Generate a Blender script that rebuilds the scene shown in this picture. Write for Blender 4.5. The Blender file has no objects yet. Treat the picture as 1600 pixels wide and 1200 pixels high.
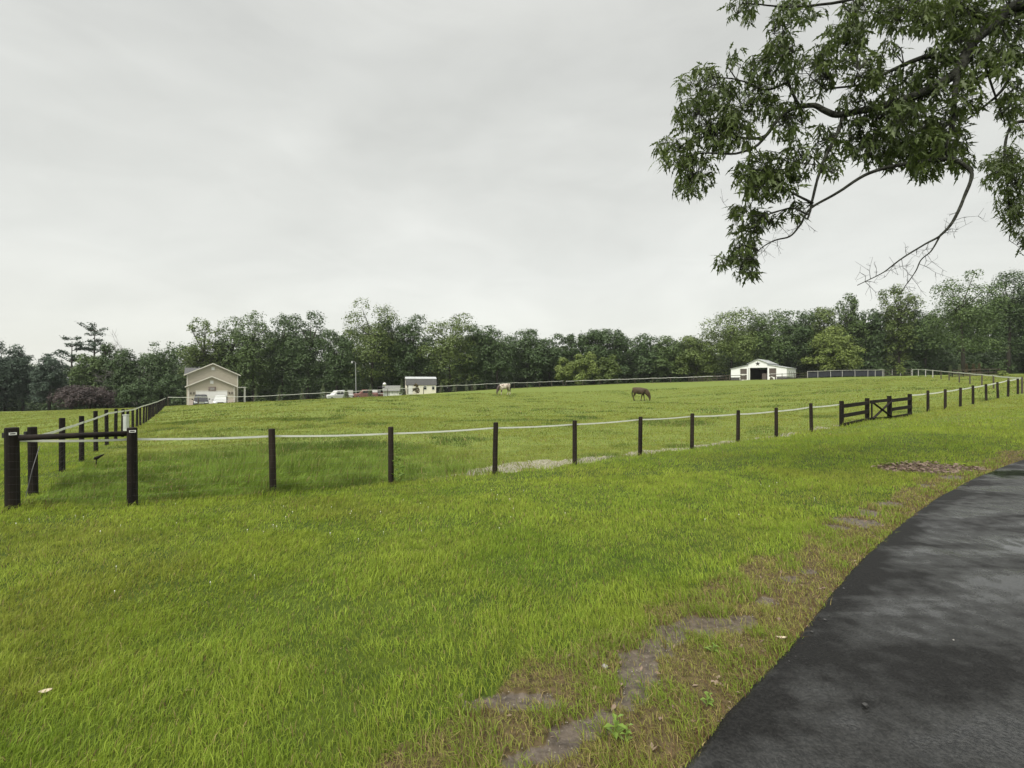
import bpy, bmesh, math, random
import numpy as np
from mathutils import Vector, Matrix

# ------------------------------------------------------------------ camera, sky, sun, exposure
SC = bpy.context.scene
COL = SC.collection
F, CZ = 740.0, 1.70            # focal length in photo pixels (1600 wide), eye height
cam_d = bpy.data.cameras.new('camera')
cam_d.sensor_width = 36.0
cam_d.lens = 36.0 * F / 1600.0
cam_d.clip_start, cam_d.clip_end = 0.05, 2000.0
cam = bpy.data.objects.new('camera', cam_d)
COL.objects.link(cam)
cam.location = (0, 0, CZ)
cam.rotation_euler = (math.radians(90), 0, 0)
SC.camera = cam

SUN_EL, SUN_AZ = math.radians(48), math.radians(215)   # azimuth clockwise from +Y: behind the viewer, to the left
sun_d = bpy.data.lights.new('sun', 'SUN')
sun_d.energy, sun_d.angle, sun_d.color = 1.5, math.radians(25), (1.0, 0.95, 0.86)
sun = bpy.data.objects.new('sun', sun_d)
COL.objects.link(sun)
_sv = Vector((math.sin(SUN_AZ) * math.cos(SUN_EL), math.cos(SUN_AZ) * math.cos(SUN_EL), math.sin(SUN_EL)))
sun.rotation_euler = _sv.to_track_quat('Z', 'Y').to_euler()
sun.location = (0, -20, 40)

SC.view_settings.view_transform = 'Standard'
SC.view_settings.look = 'None'
SC.view_settings.gamma = 1.0
SC.cycles.use_adaptive_sampling = False
SC.cycles.use_denoising = True
SC.view_settings.exposure = 1.2

W = bpy.data.worlds.new("World")
SC.world = W
W.use_nodes = True
nt = W.node_tree
nt.nodes.clear()
def N(tree, kind, **kw):
    n = tree.nodes.new(kind)
    for k, v in kw.items():
        setattr(n, k, v)
    return n
_out = N(nt, 'ShaderNodeOutputWorld')
_bg = N(nt, 'ShaderNodeBackground')
_bg2 = N(nt, 'ShaderNodeBackground')
_add = N(nt, 'ShaderNodeMixShader')       # cloud covers nearly all of the blue
_add.inputs[0].default_value = 0.93
_sky = N(nt, 'ShaderNodeTexSky', sky_type='NISHITA', sun_disc=False, sun_elevation=SUN_EL, sun_rotation=SUN_AZ)
_bg.inputs['Strength'].default_value = 0.05
nt.links.new(_sky.outputs[0], _bg.inputs['Color'])
_tc = N(nt, 'ShaderNodeTexCoord')
_map = N(nt, 'ShaderNodeMapping')
_map.inputs['Scale'].default_value = (1.0, 1.0, 2.6)
_n1 = N(nt, 'ShaderNodeTexNoise')
_n1.inputs['Scale'].default_value = 1.7
_n1.inputs['Detail'].default_value = 5
_n1.inputs['Distortion'].default_value = 0.5
nt.links.new(_tc.outputs['Generated'], _map.inputs[0])
nt.links.new(_map.outputs[0], _n1.inputs['Vector'])
_cr = N(nt, 'ShaderNodeValToRGB')
_cr.color_ramp.elements[0].position, _cr.color_ramp.elements[0].color = 0.30, (0.80, 0.805, 0.79, 1)
_cr.color_ramp.elements[1].position, _cr.color_ramp.elements[1].color = 0.70, (1.04, 1.045, 1.03, 1)
_n2 = N(nt, 'ShaderNodeTexNoise'); _n2.inputs['Scale'].default_value = 5.5; _n2.inputs['Detail'].default_value = 7; _n2.inputs['Distortion'].default_value = 0.8
nt.links.new(_map.outputs[0], _n2.inputs['Vector'])
_nm = N(nt, 'ShaderNodeMix'); _nm.inputs['Factor'].default_value = 0.26
nt.links.new(_n1.outputs['Fac'], _nm.inputs[2]); nt.links.new(_n2.outputs['Fac'], _nm.inputs[3])
nt.links.new(_nm.outputs[0], _cr.inputs[0])
_sep = N(nt, 'ShaderNodeSeparateXYZ')
nt.links.new(_tc.outputs['Generated'], _sep.inputs[0])
_er = N(nt, 'ShaderNodeValToRGB')          # overcast: warm pale band at the horizon, grey middle, bright thin cloud overhead
_e = _er.color_ramp.elements
_e[0].position, _e[0].color = 0.0, (1.04, 1.035, 0.97, 1)
_e[1].position, _e[1].color = 0.22, (0.96, 0.965, 0.925, 1)
for p, c in ((0.10, (1.03, 1.03, 0.97, 1)), (0.55, (0.85, 0.855, 0.83, 1)), (0.68, (0.92, 0.92, 0.89, 1)), (0.85, (3.2, 3.15, 2.95, 1))):
    q = _e.new(p); q.color = c
nt.links.new(_sep.outputs['Z'], _er.inputs[0])
_mul = N(nt, 'ShaderNodeMix', data_type='RGBA', blend_type='MULTIPLY')
_mul.inputs['Factor'].default_value = 1.0
nt.links.new(_cr.outputs[0], _mul.inputs[6])
nt.links.new(_er.outputs[0], _mul.inputs[7])
nt.links.new(_mul.outputs[2], _bg2.inputs['Color'])
_bg2.inputs['Strength'].default_value = 0.40
nt.links.new(_bg.outputs[0], _add.inputs[1])
nt.links.new(_bg2.outputs[0], _add.inputs[2])
nt.links.new(_add.outputs[0], _out.inputs['Surface'])

# ------------------------------------------------------------------ helpers
rnd = random.Random(7)
R = math.radians
def P(px, py, d):
    """world point seen d metres deep at a photo position: how the place was surveyed"""
    return np.array([(px - 800) / F * d, d, CZ - (py - 600) / F * d])
def tag(o, label=None, cat=None, group=None, kind=None):
    if label: o['label'] = label
    if cat: o['category'] = cat
    if group: o['group'] = group
    if kind: o['kind'] = kind
    return o
def thing(name, label, cat, loc=(0, 0, 0), rz=0.0, group=None):
    o = bpy.data.objects.new(name, None)
    o.empty_display_size = 0.3
    COL.objects.link(o)
    o.location = loc
    o.rotation_euler = (0, 0, rz)
    return tag(o, label, cat, group)
def copy_tree(o, parent=None):
    c = o.copy(); COL.objects.link(c)
    if parent: c.parent = parent
    for ch in list(o.children):
        copy_tree(ch, c)
    return c

class MB:
    """collects shapes, builds ONE mesh object"""
    def __init__(s): s.v, s.f = [], []
    def add(s, vs, fs):
        b = len(s.v)
        s.v += [tuple(map(float, p)) for p in vs]
        s.f += [tuple(i + b for i in f) for f in fs]
        return s
    def box(s, c, size, rot=None):
        hx, hy, hz = size[0] / 2, size[1] / 2, size[2] / 2
        vs = [Vector((x, y, z)) for x in (-hx, hx) for y in (-hy, hy) for z in (-hz, hz)]
        if rot is not None: vs = [rot @ v for v in vs]
        c = Vector(c)
        return s.add([v + c for v in vs], [(0, 1, 3, 2), (4, 6, 7, 5), (0, 4, 5, 1), (2, 3, 7, 6), (0, 2, 6, 4), (1, 5, 7, 3)])
    def beam(s, a, b, w, h, up=(0, 0, 1)):
        a, b = Vector(a), Vector(b)
        d = (b - a); L = d.length; d.normalize()
        side = d.cross(Vector(up)).normalized(); u = side.cross(d)
        vs = []
        for p in (a, b):
            for sx, sz in ((-1, -1), (1, -1), (1, 1), (-1, 1)):
                vs.append(p + side * (sx * w / 2) + u * (sz * h / 2))
        return s.add(vs, [(3, 2, 1, 0), (4, 5, 6, 7), (0, 1, 5, 4), (1, 2, 6, 5), (2, 3, 7, 6), (3, 0, 4, 7)])
    def tube(s, pts, rad, n=6, cap=True):
        pts = [Vector(p) for p in pts]
        if not hasattr(rad, '__len__'): rad = [rad] * len(pts)
        vs, fs = [], []
        ref = Vector((0.31, 0.17, 0.93))
        for i, p in enumerate(pts):
            d = (pts[min(i + 1, len(pts) - 1)] - pts[max(i - 1, 0)])
            if d.length < 1e-9: d = Vector((0, 0, 1))
            d.normalize()
            a = d.cross(ref)
            if a.length < 0.05: a = d.cross(Vector((1, 0, 0)))
            a.normalize(); b = d.cross(a)
            for k in range(n):
                t = 2 * math.pi * k / n
                vs.append(p + (a * math.cos(t) + b * math.sin(t)) * rad[i])
        for i in range(len(pts) - 1):
            for k in range(n):
                k2 = (k + 1) % n
                fs.append((i * n + k, i * n + k2, (i + 1) * n + k2, (i + 1) * n + k))
        if cap:
            fs.append(tuple(range(n - 1, -1, -1)))
            fs.append(tuple((len(pts) - 1) * n + k for k in range(n)))
        return s.add(vs, fs)
    def prism(s, poly, axis, a, b):
        """poly of 2-D points extruded along axis 'x','y' or 'z' from a to b"""
        def mk(p, t):
            return {'x': (t, p[0], p[1]), 'y': (p[0], t, p[1]), 'z': (p[0], p[1], t)}[axis]
        n = len(poly)
        vs = [mk(p, a) for p in poly] + [mk(p, b) for p in poly]
        fs = [tuple(range(n)), tuple(range(2 * n - 1, n - 1, -1))]
        fs += [(i, i + n, (i + 1) % n + n, (i + 1) % n) for i in range(n)]
        return s.add(vs, fs)
    def build(s, name, mat, parent=None, smooth=False, loc=None, label=None):
        me = bpy.data.meshes.new(name)
        vs = s.v
        if loc is not None:
            vs = [(v[0] - loc[0], v[1] - loc[1], v[2] - loc[2]) for v in vs]
        me.from_pydata(vs, [], s.f)
        bm = bmesh.new(); bm.from_mesh(me)
        bmesh.ops.recalc_face_normals(bm, faces=bm.faces)
        bm.to_mesh(me); bm.free()
        if smooth:
            me.polygons.foreach_set('use_smooth', [True] * len(me.polygons))
        me.materials.append(mat)
        o = bpy.data.objects.new(name, me)
        COL.objects.link(o)
        if parent: o.parent = parent
        if label: o['label'] = label
        return o

def np_mesh(name, verts, faces, mat, parent=None, smooth=False, attrs=None):
    """verts (n,3); faces list of int arrays (m,k) with different k"""
    me = bpy.data.meshes.new(name)
    me.vertices.add(len(verts))
    me.vertices.foreach_set('co', np.asarray(verts, np.float32).ravel())
    loops = np.concatenate([f.ravel() for f in faces]).astype(np.int32)
    tot = np.concatenate([np.full(len(f), f.shape[1], np.int32) for f in faces])
    start = np.concatenate([[0], np.cumsum(tot)[:-1]]).astype(np.int32)
    me.loops.add(len(loops)); me.loops.foreach_set('vertex_index', loops)
    me.polygons.add(len(tot))
    me.polygons.foreach_set('loop_start', start)
    me.polygons.foreach_set('loop_total', tot)
    if smooth: me.polygons.foreach_set('use_smooth', np.ones(len(tot), bool))
    for k, (typ, arr) in (attrs or {}).items():
        a = me.attributes.new(k, typ, 'POINT')
        a.data.foreach_set('color' if 'COLOR' in typ else 'value', np.asarray(arr, np.float32).ravel())
    me.update(calc_edges=True)
    me.materials.append(mat)
    o = bpy.data.objects.new(name, me)
    COL.objects.link(o)
    if parent: o.parent = parent
    return o

# value noise for spreading plants
def _hash(ix, iy, seed):
    h = (ix.astype(np.int64) * 374761393 + iy.astype(np.int64) * 668265263 + seed * 982451653) & 0xFFFFFFFF
    h = ((h ^ (h >> 13)) * 1274126177) & 0xFFFFFFFF
    return ((h ^ (h >> 16)) & 0xFFFF) / 65535.0
def vnoise(x, y, s, seed=0):
    x = np.asarray(x) / s; y = np.asarray(y) / s
    ix, iy = np.floor(x), np.floor(y)
    fx, fy = x - ix, y - iy
    fx = fx * fx * (3 - 2 * fx); fy = fy * fy * (3 - 2 * fy)
    a, b = _hash(ix, iy, seed), _hash(ix + 1, iy, seed)
    c, d = _hash(ix, iy + 1, seed), _hash(ix + 1, iy + 1, seed)
    return (a * (1 - fx) + b * fx) * (1 - fy) + (c * (1 - fx) + d * fx) * fy
def fbm(x, y, s, seed=0, o=3):
    t = 0; w = 0
    for i in range(o):
        t = t + vnoise(x, y, s / 2 ** i, seed + i) * 0.5 ** i; w += 0.5 ** i
    return t / w
def sstep(a, b, x):
    t = np.clip((x - a) / (b - a), 0, 1)
    return t * t * (3 - 2 * t)

# ------------------------------------------------------------------ materials
def new_mat(name):
    m = bpy.data.materials.new(name); m.use_nodes = True
    t = m.node_tree
    return m, t, t.nodes['Principled BSDF'], t.nodes['Material Output']
def mat(name, c, rough=0.7, c2=None, scale=6.0, metal=0.0, bump=0.0, bscale=None, spec=0.5, stretch=None, detail=4):
    m, t, b, o = new_mat(name)
    b.inputs['Roughness'].default_value = rough
    b.inputs['Metallic'].default_value = metal
    b.inputs['Specular IOR Level'].default_value = spec
    b.inputs['Base Color'].default_value = (*c, 1)
    if c2 is not None or bump:
        tc = N(t, 'ShaderNodeTexCoord'); mp = N(t, 'ShaderNodeMapping')
        if stretch: mp.inputs['Scale'].default_value = stretch
        t.links.new(tc.outputs['Object'], mp.inputs[0])
    if c2 is not None:
        n = N(t, 'ShaderNodeTexNoise'); n.inputs['Scale'].default_value = scale; n.inputs['Detail'].default_value = detail
        t.links.new(mp.outputs[0], n.inputs['Vector'])
        r = N(t, 'ShaderNodeValToRGB')
        r.color_ramp.elements[0].position, r.color_ramp.elements[0].color = 0.3, (*c, 1)
        r.color_ramp.elements[1].position, r.color_ramp.elements[1].color = 0.7, (*c2, 1)
        t.links.new(n.outputs['Fac'], r.inputs[0])
        t.links.new(r.outputs[0], b.inputs['Base Color'])
    if bump:
        n2 = N(t, 'ShaderNodeTexNoise'); n2.inputs['Scale'].default_value = bscale or scale * 4; n2.inputs['Detail'].default_value = 5
        t.links.new(mp.outputs[0], n2.inputs['Vector'])
        bp = N(t, 'ShaderNodeBump'); bp.inputs['Strength'].default_value = bump; bp.inputs['Distance'].default_value = 0.02
        t.links.new(n2.outputs['Fac'], bp.inputs['Height'])
        t.links.new(bp.outputs[0], b.inputs['Normal'])
    return m
def siding_mat(name, c, c2, pitch=0.18, axis='Z', depth=0.012):
    m, t, b, o = new_mat(name)
    b.inputs['Roughness'].default_value = 0.6
    tc = N(t, 'ShaderNodeTexCoord'); sp = N(t, 'ShaderNodeSeparateXYZ')
    t.links.new(tc.outputs['Object'], sp.inputs[0])
    dv = N(t, 'ShaderNodeMath', operation='DIVIDE'); dv.inputs[1].default_value = pitch
    fr = N(t, 'ShaderNodeMath', operation='FRACT')
    t.links.new(sp.outputs[axis], dv.inputs[0]); t.links.new(dv.outputs[0], fr.inputs[0])
    bp = N(t, 'ShaderNodeBump'); bp.inputs['Strength'].default_value = 0.8; bp.inputs['Distance'].default_value = depth
    bp.invert = True
    t.links.new(fr.outputs[0], bp.inputs['Height']); t.links.new(bp.outputs[0], b.inputs['Normal'])
    n = N(t, 'ShaderNodeTexNoise'); n.inputs['Scale'].default_value = 1.2; n.inputs['Detail'].default_value = 5
    t.links.new(tc.outputs['Object'], n.inputs['Vector'])
    mx = N(t, 'ShaderNodeMix', data_type='RGBA')
    mx.inputs[6].default_value = (*c, 1); mx.inputs[7].default_value = (*c2, 1)
    t.links.new(n.outputs['Fac'], mx.inputs[0]); t.links.new(mx.outputs[2], b.inputs['Base Color'])
    return m
def leaf_mat(name, c, c2, trans=0.16, rough=0.55, big=0.25, attr=None, spec=.3):
    """foliage: colour differs per leaf and slowly through the plant; part of the light comes through the leaf"""
    m, t, b, o = new_mat(name)
    b.inputs['Roughness'].default_value = rough
    b.inputs['Specular IOR Level'].default_value = spec
    mx = N(t, 'ShaderNodeMix', data_type='RGBA')
    if attr:
        a = N(t, 'ShaderNodeAttribute'); a.attribute_name = attr
        colour = a.outputs['Color']
    else:
        g = N(t, 'ShaderNodeNewGeometry'); tc = N(t, 'ShaderNodeTexCoord')
        n = N(t, 'ShaderNodeTexNoise'); n.inputs['Scale'].default_value = big; n.inputs['Detail'].default_value = 2
        t.links.new(tc.outputs['Object'], n.inputs['Vector'])
        ad = N(t, 'ShaderNodeMath', operation='MULTIPLY_ADD'); ad.inputs[1].default_value = 0.34; ad.inputs[2].default_value = 0.06
        t.links.new(g.outputs['Random Per Island'], ad.inputs[0])
        ad2 = N(t, 'ShaderNodeMath', operation='MULTIPLY_ADD'); ad2.inputs[1].default_value = 1.1
        ad2.use_clamp = True
        sb = N(t, 'ShaderNodeMath', operation='SUBTRACT'); sb.inputs[1].default_value = 0.28
        t.links.new(n.outputs['Fac'], sb.inputs[0]); t.links.new(sb.outputs[0], ad2.inputs[0]); t.links.new(ad.outputs[0], ad2.inputs[2])
        mx.inputs[6].default_value = (*c, 1); mx.inputs[7].default_value = (*c2, 1)
        t.links.new(ad2.outputs[0], mx.inputs[0])
        colour = mx.outputs[2]
    t.links.new(colour, b.inputs['Base Color'])
    tr = N(t, 'ShaderNodeBsdfTranslucent'); t.links.new(colour, tr.inputs['Color'])
    ms = N(t, 'ShaderNodeMixShader'); ms.inputs[0].default_value = trans
    t.links.new(b.outputs[0], ms.inputs[1]); t.links.new(tr.outputs[0], ms.inputs[2])
    t.links.new(ms.outputs[0], o.inputs['Surface'])
    return m

M = {}
M['post'] = mat('black_post_paint', (0.005, 0.0045, 0.004), 0.8, (0.018, 0.013, 0.010), 9, bump=0.5, bscale=30, stretch=(1, 1, 0.25), spec=0.2)
M['line_post'] = mat('dark_brown_post', (0.008, 0.0062, 0.005), 0.85, (0.030, 0.022, 0.0165), 7, bump=0.6, bscale=30, stretch=(1, 1, 0.2), spec=.2)
M['brown_post'] = mat('weathered_brown_post', (0.045, 0.036, 0.026), 0.85, (0.09, 0.075, 0.055), 9, bump=0.4, stretch=(1, 1, 0.25))
M['pale_post'] = mat('pale_grey_post', (0.30, 0.30, 0.29), 0.8, (0.42, 0.42, 0.40), 9)
M['tape'] = mat('white_fence_tape', (0.72, 0.73, 0.68), 0.5, (0.60, 0.62, 0.58), 5)
M['wire'] = mat('galvanised_wire', (0.12, 0.12, 0.12), 0.45, metal=0.7)
M['white'] = mat('white_paint', (0.74, 0.74, 0.72), 0.5, (0.66, 0.66, 0.63), 2)
M['trim'] = mat('cream_trim', (0.60, 0.58, 0.52), 0.6, (0.54, 0.52, 0.46), 2)
M['white_plastic'] = mat('white_plastic', (0.80, 0.80, 0.78), 0.4)
M['black_plastic'] = mat('black_plastic', (0.012, 0.012, 0.012), 0.5)
M['grey_box'] = mat('grey_box_paint', (0.42, 0.45, 0.43), 0.5, (0.5, 0.52, 0.5), 4)
M['siding'] = siding_mat('tan_siding', (0.40, 0.362, 0.285), (0.45, 0.41, 0.325))
M['brick'] = mat('pale_brick', (0.40, 0.33, 0.28), 0.8, (0.52, 0.46, 0.41), 14)
M['shingle'] = mat('dark_shingle', (0.055, 0.057, 0.058), 0.85, (0.095, 0.095, 0.095), 8, bump=0.4)
M['grey_shingle'] = mat('weathered_grey_shingle', (0.13, 0.135, 0.125), 0.85, (0.20, 0.20, 0.19), 8, bump=0.4)
M['light_metal'] = mat('pale_metal_roof', (0.34, 0.36, 0.37), 0.5, (0.42, 0.44, 0.44), 3)
M['glass'] = mat('dark_window_glass', (0.015, 0.018, 0.02), 0.12)
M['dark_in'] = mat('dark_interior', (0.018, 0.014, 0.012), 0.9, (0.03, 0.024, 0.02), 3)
M['plaque'] = mat('brown_plaque', (0.10, 0.07, 0.06), 0.7, (0.30, 0.25, 0.22), 3)
M['lamp_dark'] = mat('dark_lamp_metal', (0.05, 0.045, 0.04), 0.5)
M['concrete'] = mat('concrete', (0.40, 0.39, 0.36), 0.85, (0.5, 0.49, 0.46), 3)
M['cream'] = siding_mat('cream_board', (0.72, 0.68, 0.56), (0.78, 0.75, 0.64), 0.25, 'X', 0.01)
M['barn_white'] = siding_mat('white_barn_metal', (0.72, 0.73, 0.74), (0.78, 0.79, 0.80), 0.3, 'X', 0.015)
M['barn_dark'] = mat('dark_wainscot', (0.045, 0.045, 0.048), 0.7, (0.07, 0.07, 0.07), 5)
M['stall'] = mat('stall_boards', (0.060, 0.048, 0.042), 0.8, (0.10, 0.08, 0.07), 6, stretch=(1, 1, 6))
M['star'] = mat('black_star_metal', (0.02, 0.02, 0.02), 0.5)
M['galv'] = mat('galvanised_pole', (0.26, 0.275, 0.275), 0.6, (0.33, 0.34, 0.34), 6, metal=0.3)
M['black_car'] = mat('black_car_paint', (0.010, 0.011, 0.016), 0.22)
M['silver_car'] = mat('silver_car_paint', (0.42, 0.43, 0.42), 0.28, metal=0.3)
M['white_car'] = mat('white_car_paint', (0.50, 0.51, 0.50), 0.4)
M['red_car'] = mat('faded_red_paint', (0.125, 0.046, 0.038), 0.7, (0.20, 0.105, 0.088), 3)
M['rubber'] = mat('tyre_rubber', (0.02, 0.02, 0.02), 0.85)
M['rim'] = mat('wheel_rim', (0.5, 0.5, 0.5), 0.35, metal=0.8)
M['chrome'] = mat('bumper_chrome', (0.55, 0.55, 0.56), 0.3, metal=0.8)
M['headlamp'] = mat('headlamp_lens', (0.65, 0.68, 0.72), 0.15)
M['pen_blue'] = mat('dark_blue_windbreak', (0.014, 0.016, 0.026), 0.7, (0.030, 0.032, 0.045), 3)
M['pen_rail'] = mat('pale_rail', (0.36, 0.36, 0.345), 0.7, (0.44, 0.44, 0.42), 2)
M['bark'] = mat('grey_bark', (0.028, 0.024, 0.019), 0.9, (0.065, 0.058, 0.048), 14, bump=0.8, stretch=(1, 1, 0.3))
M['oak_bark'] = mat('oak_bark', (0.010, 0.010, 0.008), 0.9, (0.055, 0.058, 0.046), 16, bump=1.0, bscale=40, spec=.2)
M['dead_bark'] = mat('bare_twig_bark', (0.12, 0.115, 0.105), 0.9, (0.18, 0.17, 0.16), 5)
M['stone'] = mat('grey_stone', (0.20, 0.19, 0.18), 0.85, (0.32, 0.31, 0.29), 12)
M['dark_stone'] = mat('dark_stone', (0.03, 0.03, 0.03), 0.8, (0.06, 0.06, 0.06), 20)

M['l_deep'] = leaf_mat('deep_green_leaves', (0.038, 0.070, 0.026), (0.083, 0.131, 0.041))
M['l_mid'] = leaf_mat('mid_green_leaves', (0.055, 0.093, 0.029), (0.116, 0.171, 0.049))
M['l_light'] = leaf_mat('light_green_leaves', (0.120, 0.168, 0.036), (0.20, 0.25, 0.064))
M['l_fresh'] = leaf_mat('fresh_green_leaves', (0.070, 0.110, 0.024), (0.14, 0.185, 0.048))
M['l_blue'] = leaf_mat('blue_green_needles', (0.044, 0.071, 0.049), (0.085, 0.124, 0.085))
M['l_olive'] = leaf_mat('olive_green_leaves', (0.057, 0.075, 0.025), (0.119, 0.140, 0.044))
M['l_conifer'] = leaf_mat('young_conifer_needles', (0.085, 0.115, 0.055), (0.16, 0.20, 0.095))
M['l_purple'] = leaf_mat('dusky_purple_leaves', (0.034, 0.026, 0.026), (0.075, 0.052, 0.050))
M['l_brown'] = leaf_mat('browning_needles', (0.085, 0.075, 0.035), (0.16, 0.13, 0.065))
M['l_oak'] = leaf_mat('oak_leaves', (0.036, 0.058, 0.017), (0.125, 0.168, 0.040), trans=0.34, rough=0.45, big=0.9)
M['grass'] = leaf_mat('grass_blades', None, None, trans=0.40, rough=0.55, attr='col', spec=.14)
M['litter'] = leaf_mat('dry_leaf_litter', (0.10, 0.062, 0.045), (0.30, 0.23, 0.17), trans=0.1, big=2.0)
M['weed'] = leaf_mat('weed_leaves', (0.11, 0.19, 0.03), (0.19, 0.27, 0.05), big=3.0)
M['clover'] = mat('clover_flower', (0.75, 0.74, 0.66), 0.7)

# ------------------------------------------------------------------ the lie of the land
FR0, FRC = 7.58, 0.152                       # front fence: depth of post t is FR0*(1+FRC*t)
FRONT = [(-0.61, 20, 668, 797), (0, 207, 668, 790), (1, 427, 670, 772), (2, 611, 667, 755), (3, 773, 660, 740),
         (4, 898, 657, 727), (5, 1000, 651, 712), (6, 1081, 646, 702), (7, 1153, 641, 691), (8, 1213, 637, 684),
         (9, 1268, 630, 675), (10, 1315, 626.5, 666), (10.99, 1355, 622, 657), (11.9, 1389.5, 618.5, 655),
         (12.85, 1421.5, 615.5, 649), (13.8, 1450, 610, 644), (14.77, 1477, 608, 640), (15.7, 1500.5, 605.5, 636),
         (16.5, 1520.5, 602, 632), (17.5, 1541, 600, 626), (18.4, 1559.5, 597, 623), (19.2, 1575, 594, 620),
         (20.1, 1590.5, 591.5, 616)]
def fd(t): return FR0 * (1 + FRC * t)
LEFT_T = list(range(-1, 26))
def ld(t): return 10.56 * (1 + 0.186 * t)
def lpx(t): return (97 + 54.4 * t) / (1 + 0.186 * t)
_ly_t = [-1, 0, 1, 2, 3, 4, 6, 8, 10, 12, 16, 20, 25]
_ly_top = [667, 653, 650, 642, 640, 638.5, 639.5, 637.5, 634, 632.5, 629, 625.5, 622]
_ly_bot = [773, 737, 722, 707, 697, 690, 677, 668, 662.5, 657, 649, 642, 635.5]
def ltop(t): return float(np.interp(t, _ly_t, _ly_top))
def lbot(t): return float(np.interp(t, _ly_t, _ly_bot))
FA, FB = np.array([-43.6, 60.0]), np.array([10.8, 100.0])      # far fence (plan)
SA, SB = np.array([33.4, 31.0]), np.array([76.0, 90.0])        # side fence on the right (plan)
SIDE = [(1597, 589, 613), (1575.5, 588, 612), (1552.5, 585.5, 608), (1534, 584, 604), (1515.5, 582.5, 600.5), (1499, 581, 598),
        (1483, 580, 595.5), (1470.5, 579, 592.5), (1457.5, 577.7, 590), (1446, 577, 588.5), (1435, 576.6, 587.5), (1425.5, 576.5, 587)]
def side_depth(px):
    k = (px - 800) / F
    s = (SA[0] - k * SA[1]) / (k * (SB[1] - SA[1]) - (SB[0] - SA[0]))
    return SA[1] + s * (SB[1] - SA[1])
ctrl = []
for t, px, a, b in FRONT: ctrl.append(P(px, b, fd(t)))
for t in (-1, 0, 1, 2, 4, 6, 8, 10, 12, 16, 20, 25): ctrl.append(P(lpx(t), lbot(t), ld(t)))
for px, a, b in SIDE[1::2]: ctrl.append(P(px, b, side_depth(px)))
for q in [(380, 633, 65), (450, 629, 68.5), (517, 625, 72), (580, 621, 76), (650, 616.5, 80), (720, 612, 85), (800, 608, 91), (880, 604, 98), (1000, 599, 101),
          (1080, 597, 100), (1150, 594.5, 96), (1230, 592.5, 92), (1310, 589.5, 92), (1380, 588.5, 94),
          (1000, 627, 54), (787, 617, 67), (330, 631.5, 60), (300, 634, 61), (330, 639, 70), (280, 640, 73), (390, 638, 74), (330, 641, 80),
          (520, 627, 78), (600, 622, 84), (660, 616, 87),
          (0, 643, 85), (90, 641.5, 85), (180, 640, 85), (240, 637, 78), (0, 690, 30), (60, 668, 38), (0, 652, 60),
          (-300, 648, 85), (-300, 720, 25), (1900, 600, 45), (2100, 592, 80), (1500, 583, 120), (1200, 592, 130), (800, 604, 140), (400, 630, 140), (0, 640, 150),
          (700, 606, 300), (0, 618, 300), (1500, 592, 300), (2400, 592, 200), (-800, 630, 200)]:
    ctrl.append(P(*q))
for q in [(0, 0, 0), (-3, 0, 0), (-8, 1, -.03), (3, 0, .0), (7, 1, .02), (12, 3, .05), (-1.5, 2.1, 0), (0.8, 2.06, 0), (1.5, 2.7, 0), (-3, 3.5, -.06), (3.06, 4.2, 0), (5.6, 6.5, 0.0),
          (8.2, 8.3, 0.0), (11.1, 10.3, 0.02), (15, 9, .06), (17, 13, .15), (24, 15, .4), (3, 7.5, -.09), (-14, 6, -.1), (-9, 4, -.06), (12, 14, .22), (1, 5, -.05)]:
    ctrl.append(np.array(q, float))
ctrl = np.array(ctrl)
def warp(x, y):
    q = np.maximum(y, 0) + 5.0
    return np.stack([np.clip(x / q, -2.2, 2.2), 1.2 * np.log(q)], -1)
def _phi(r2): return np.where(r2 > 1e-12, r2 * np.log(np.maximum(r2, 1e-12)) * 0.5, 0)
_cw = warp(ctrl[:, 0], ctrl[:, 1])
_n = len(ctrl)
_K = _phi(((_cw[:, None] - _cw[None]) ** 2).sum(-1)) + np.eye(_n) * 2e-4
_A = np.zeros((_n + 3, _n + 3)); _A[:_n, :_n] = _K
_A[:_n, _n] = 1; _A[:_n, _n + 1:] = _cw; _A[_n:, :_n] = _A[:_n, _n:].T
_w = np.linalg.solve(_A, np.concatenate([ctrl[:, 2], np.zeros(3)]))
def Hs(x, y):
    """smooth height of the land"""
    x = np.atleast_1d(np.asarray(x, float)); y = np.atleast_1d(np.asarray(y, float))
    out = np.empty(len(x))
    for i in range(0, len(x), 20000):
        q = warp(x[i:i + 20000], y[i:i + 20000])
        r2 = ((q[:, None] - _cw[None]) ** 2).sum(-1)
        out[i:i + 20000] = _phi(r2) @ _w[:_n] + _w[_n] + q @ _w[_n + 1:]
    return out

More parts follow.
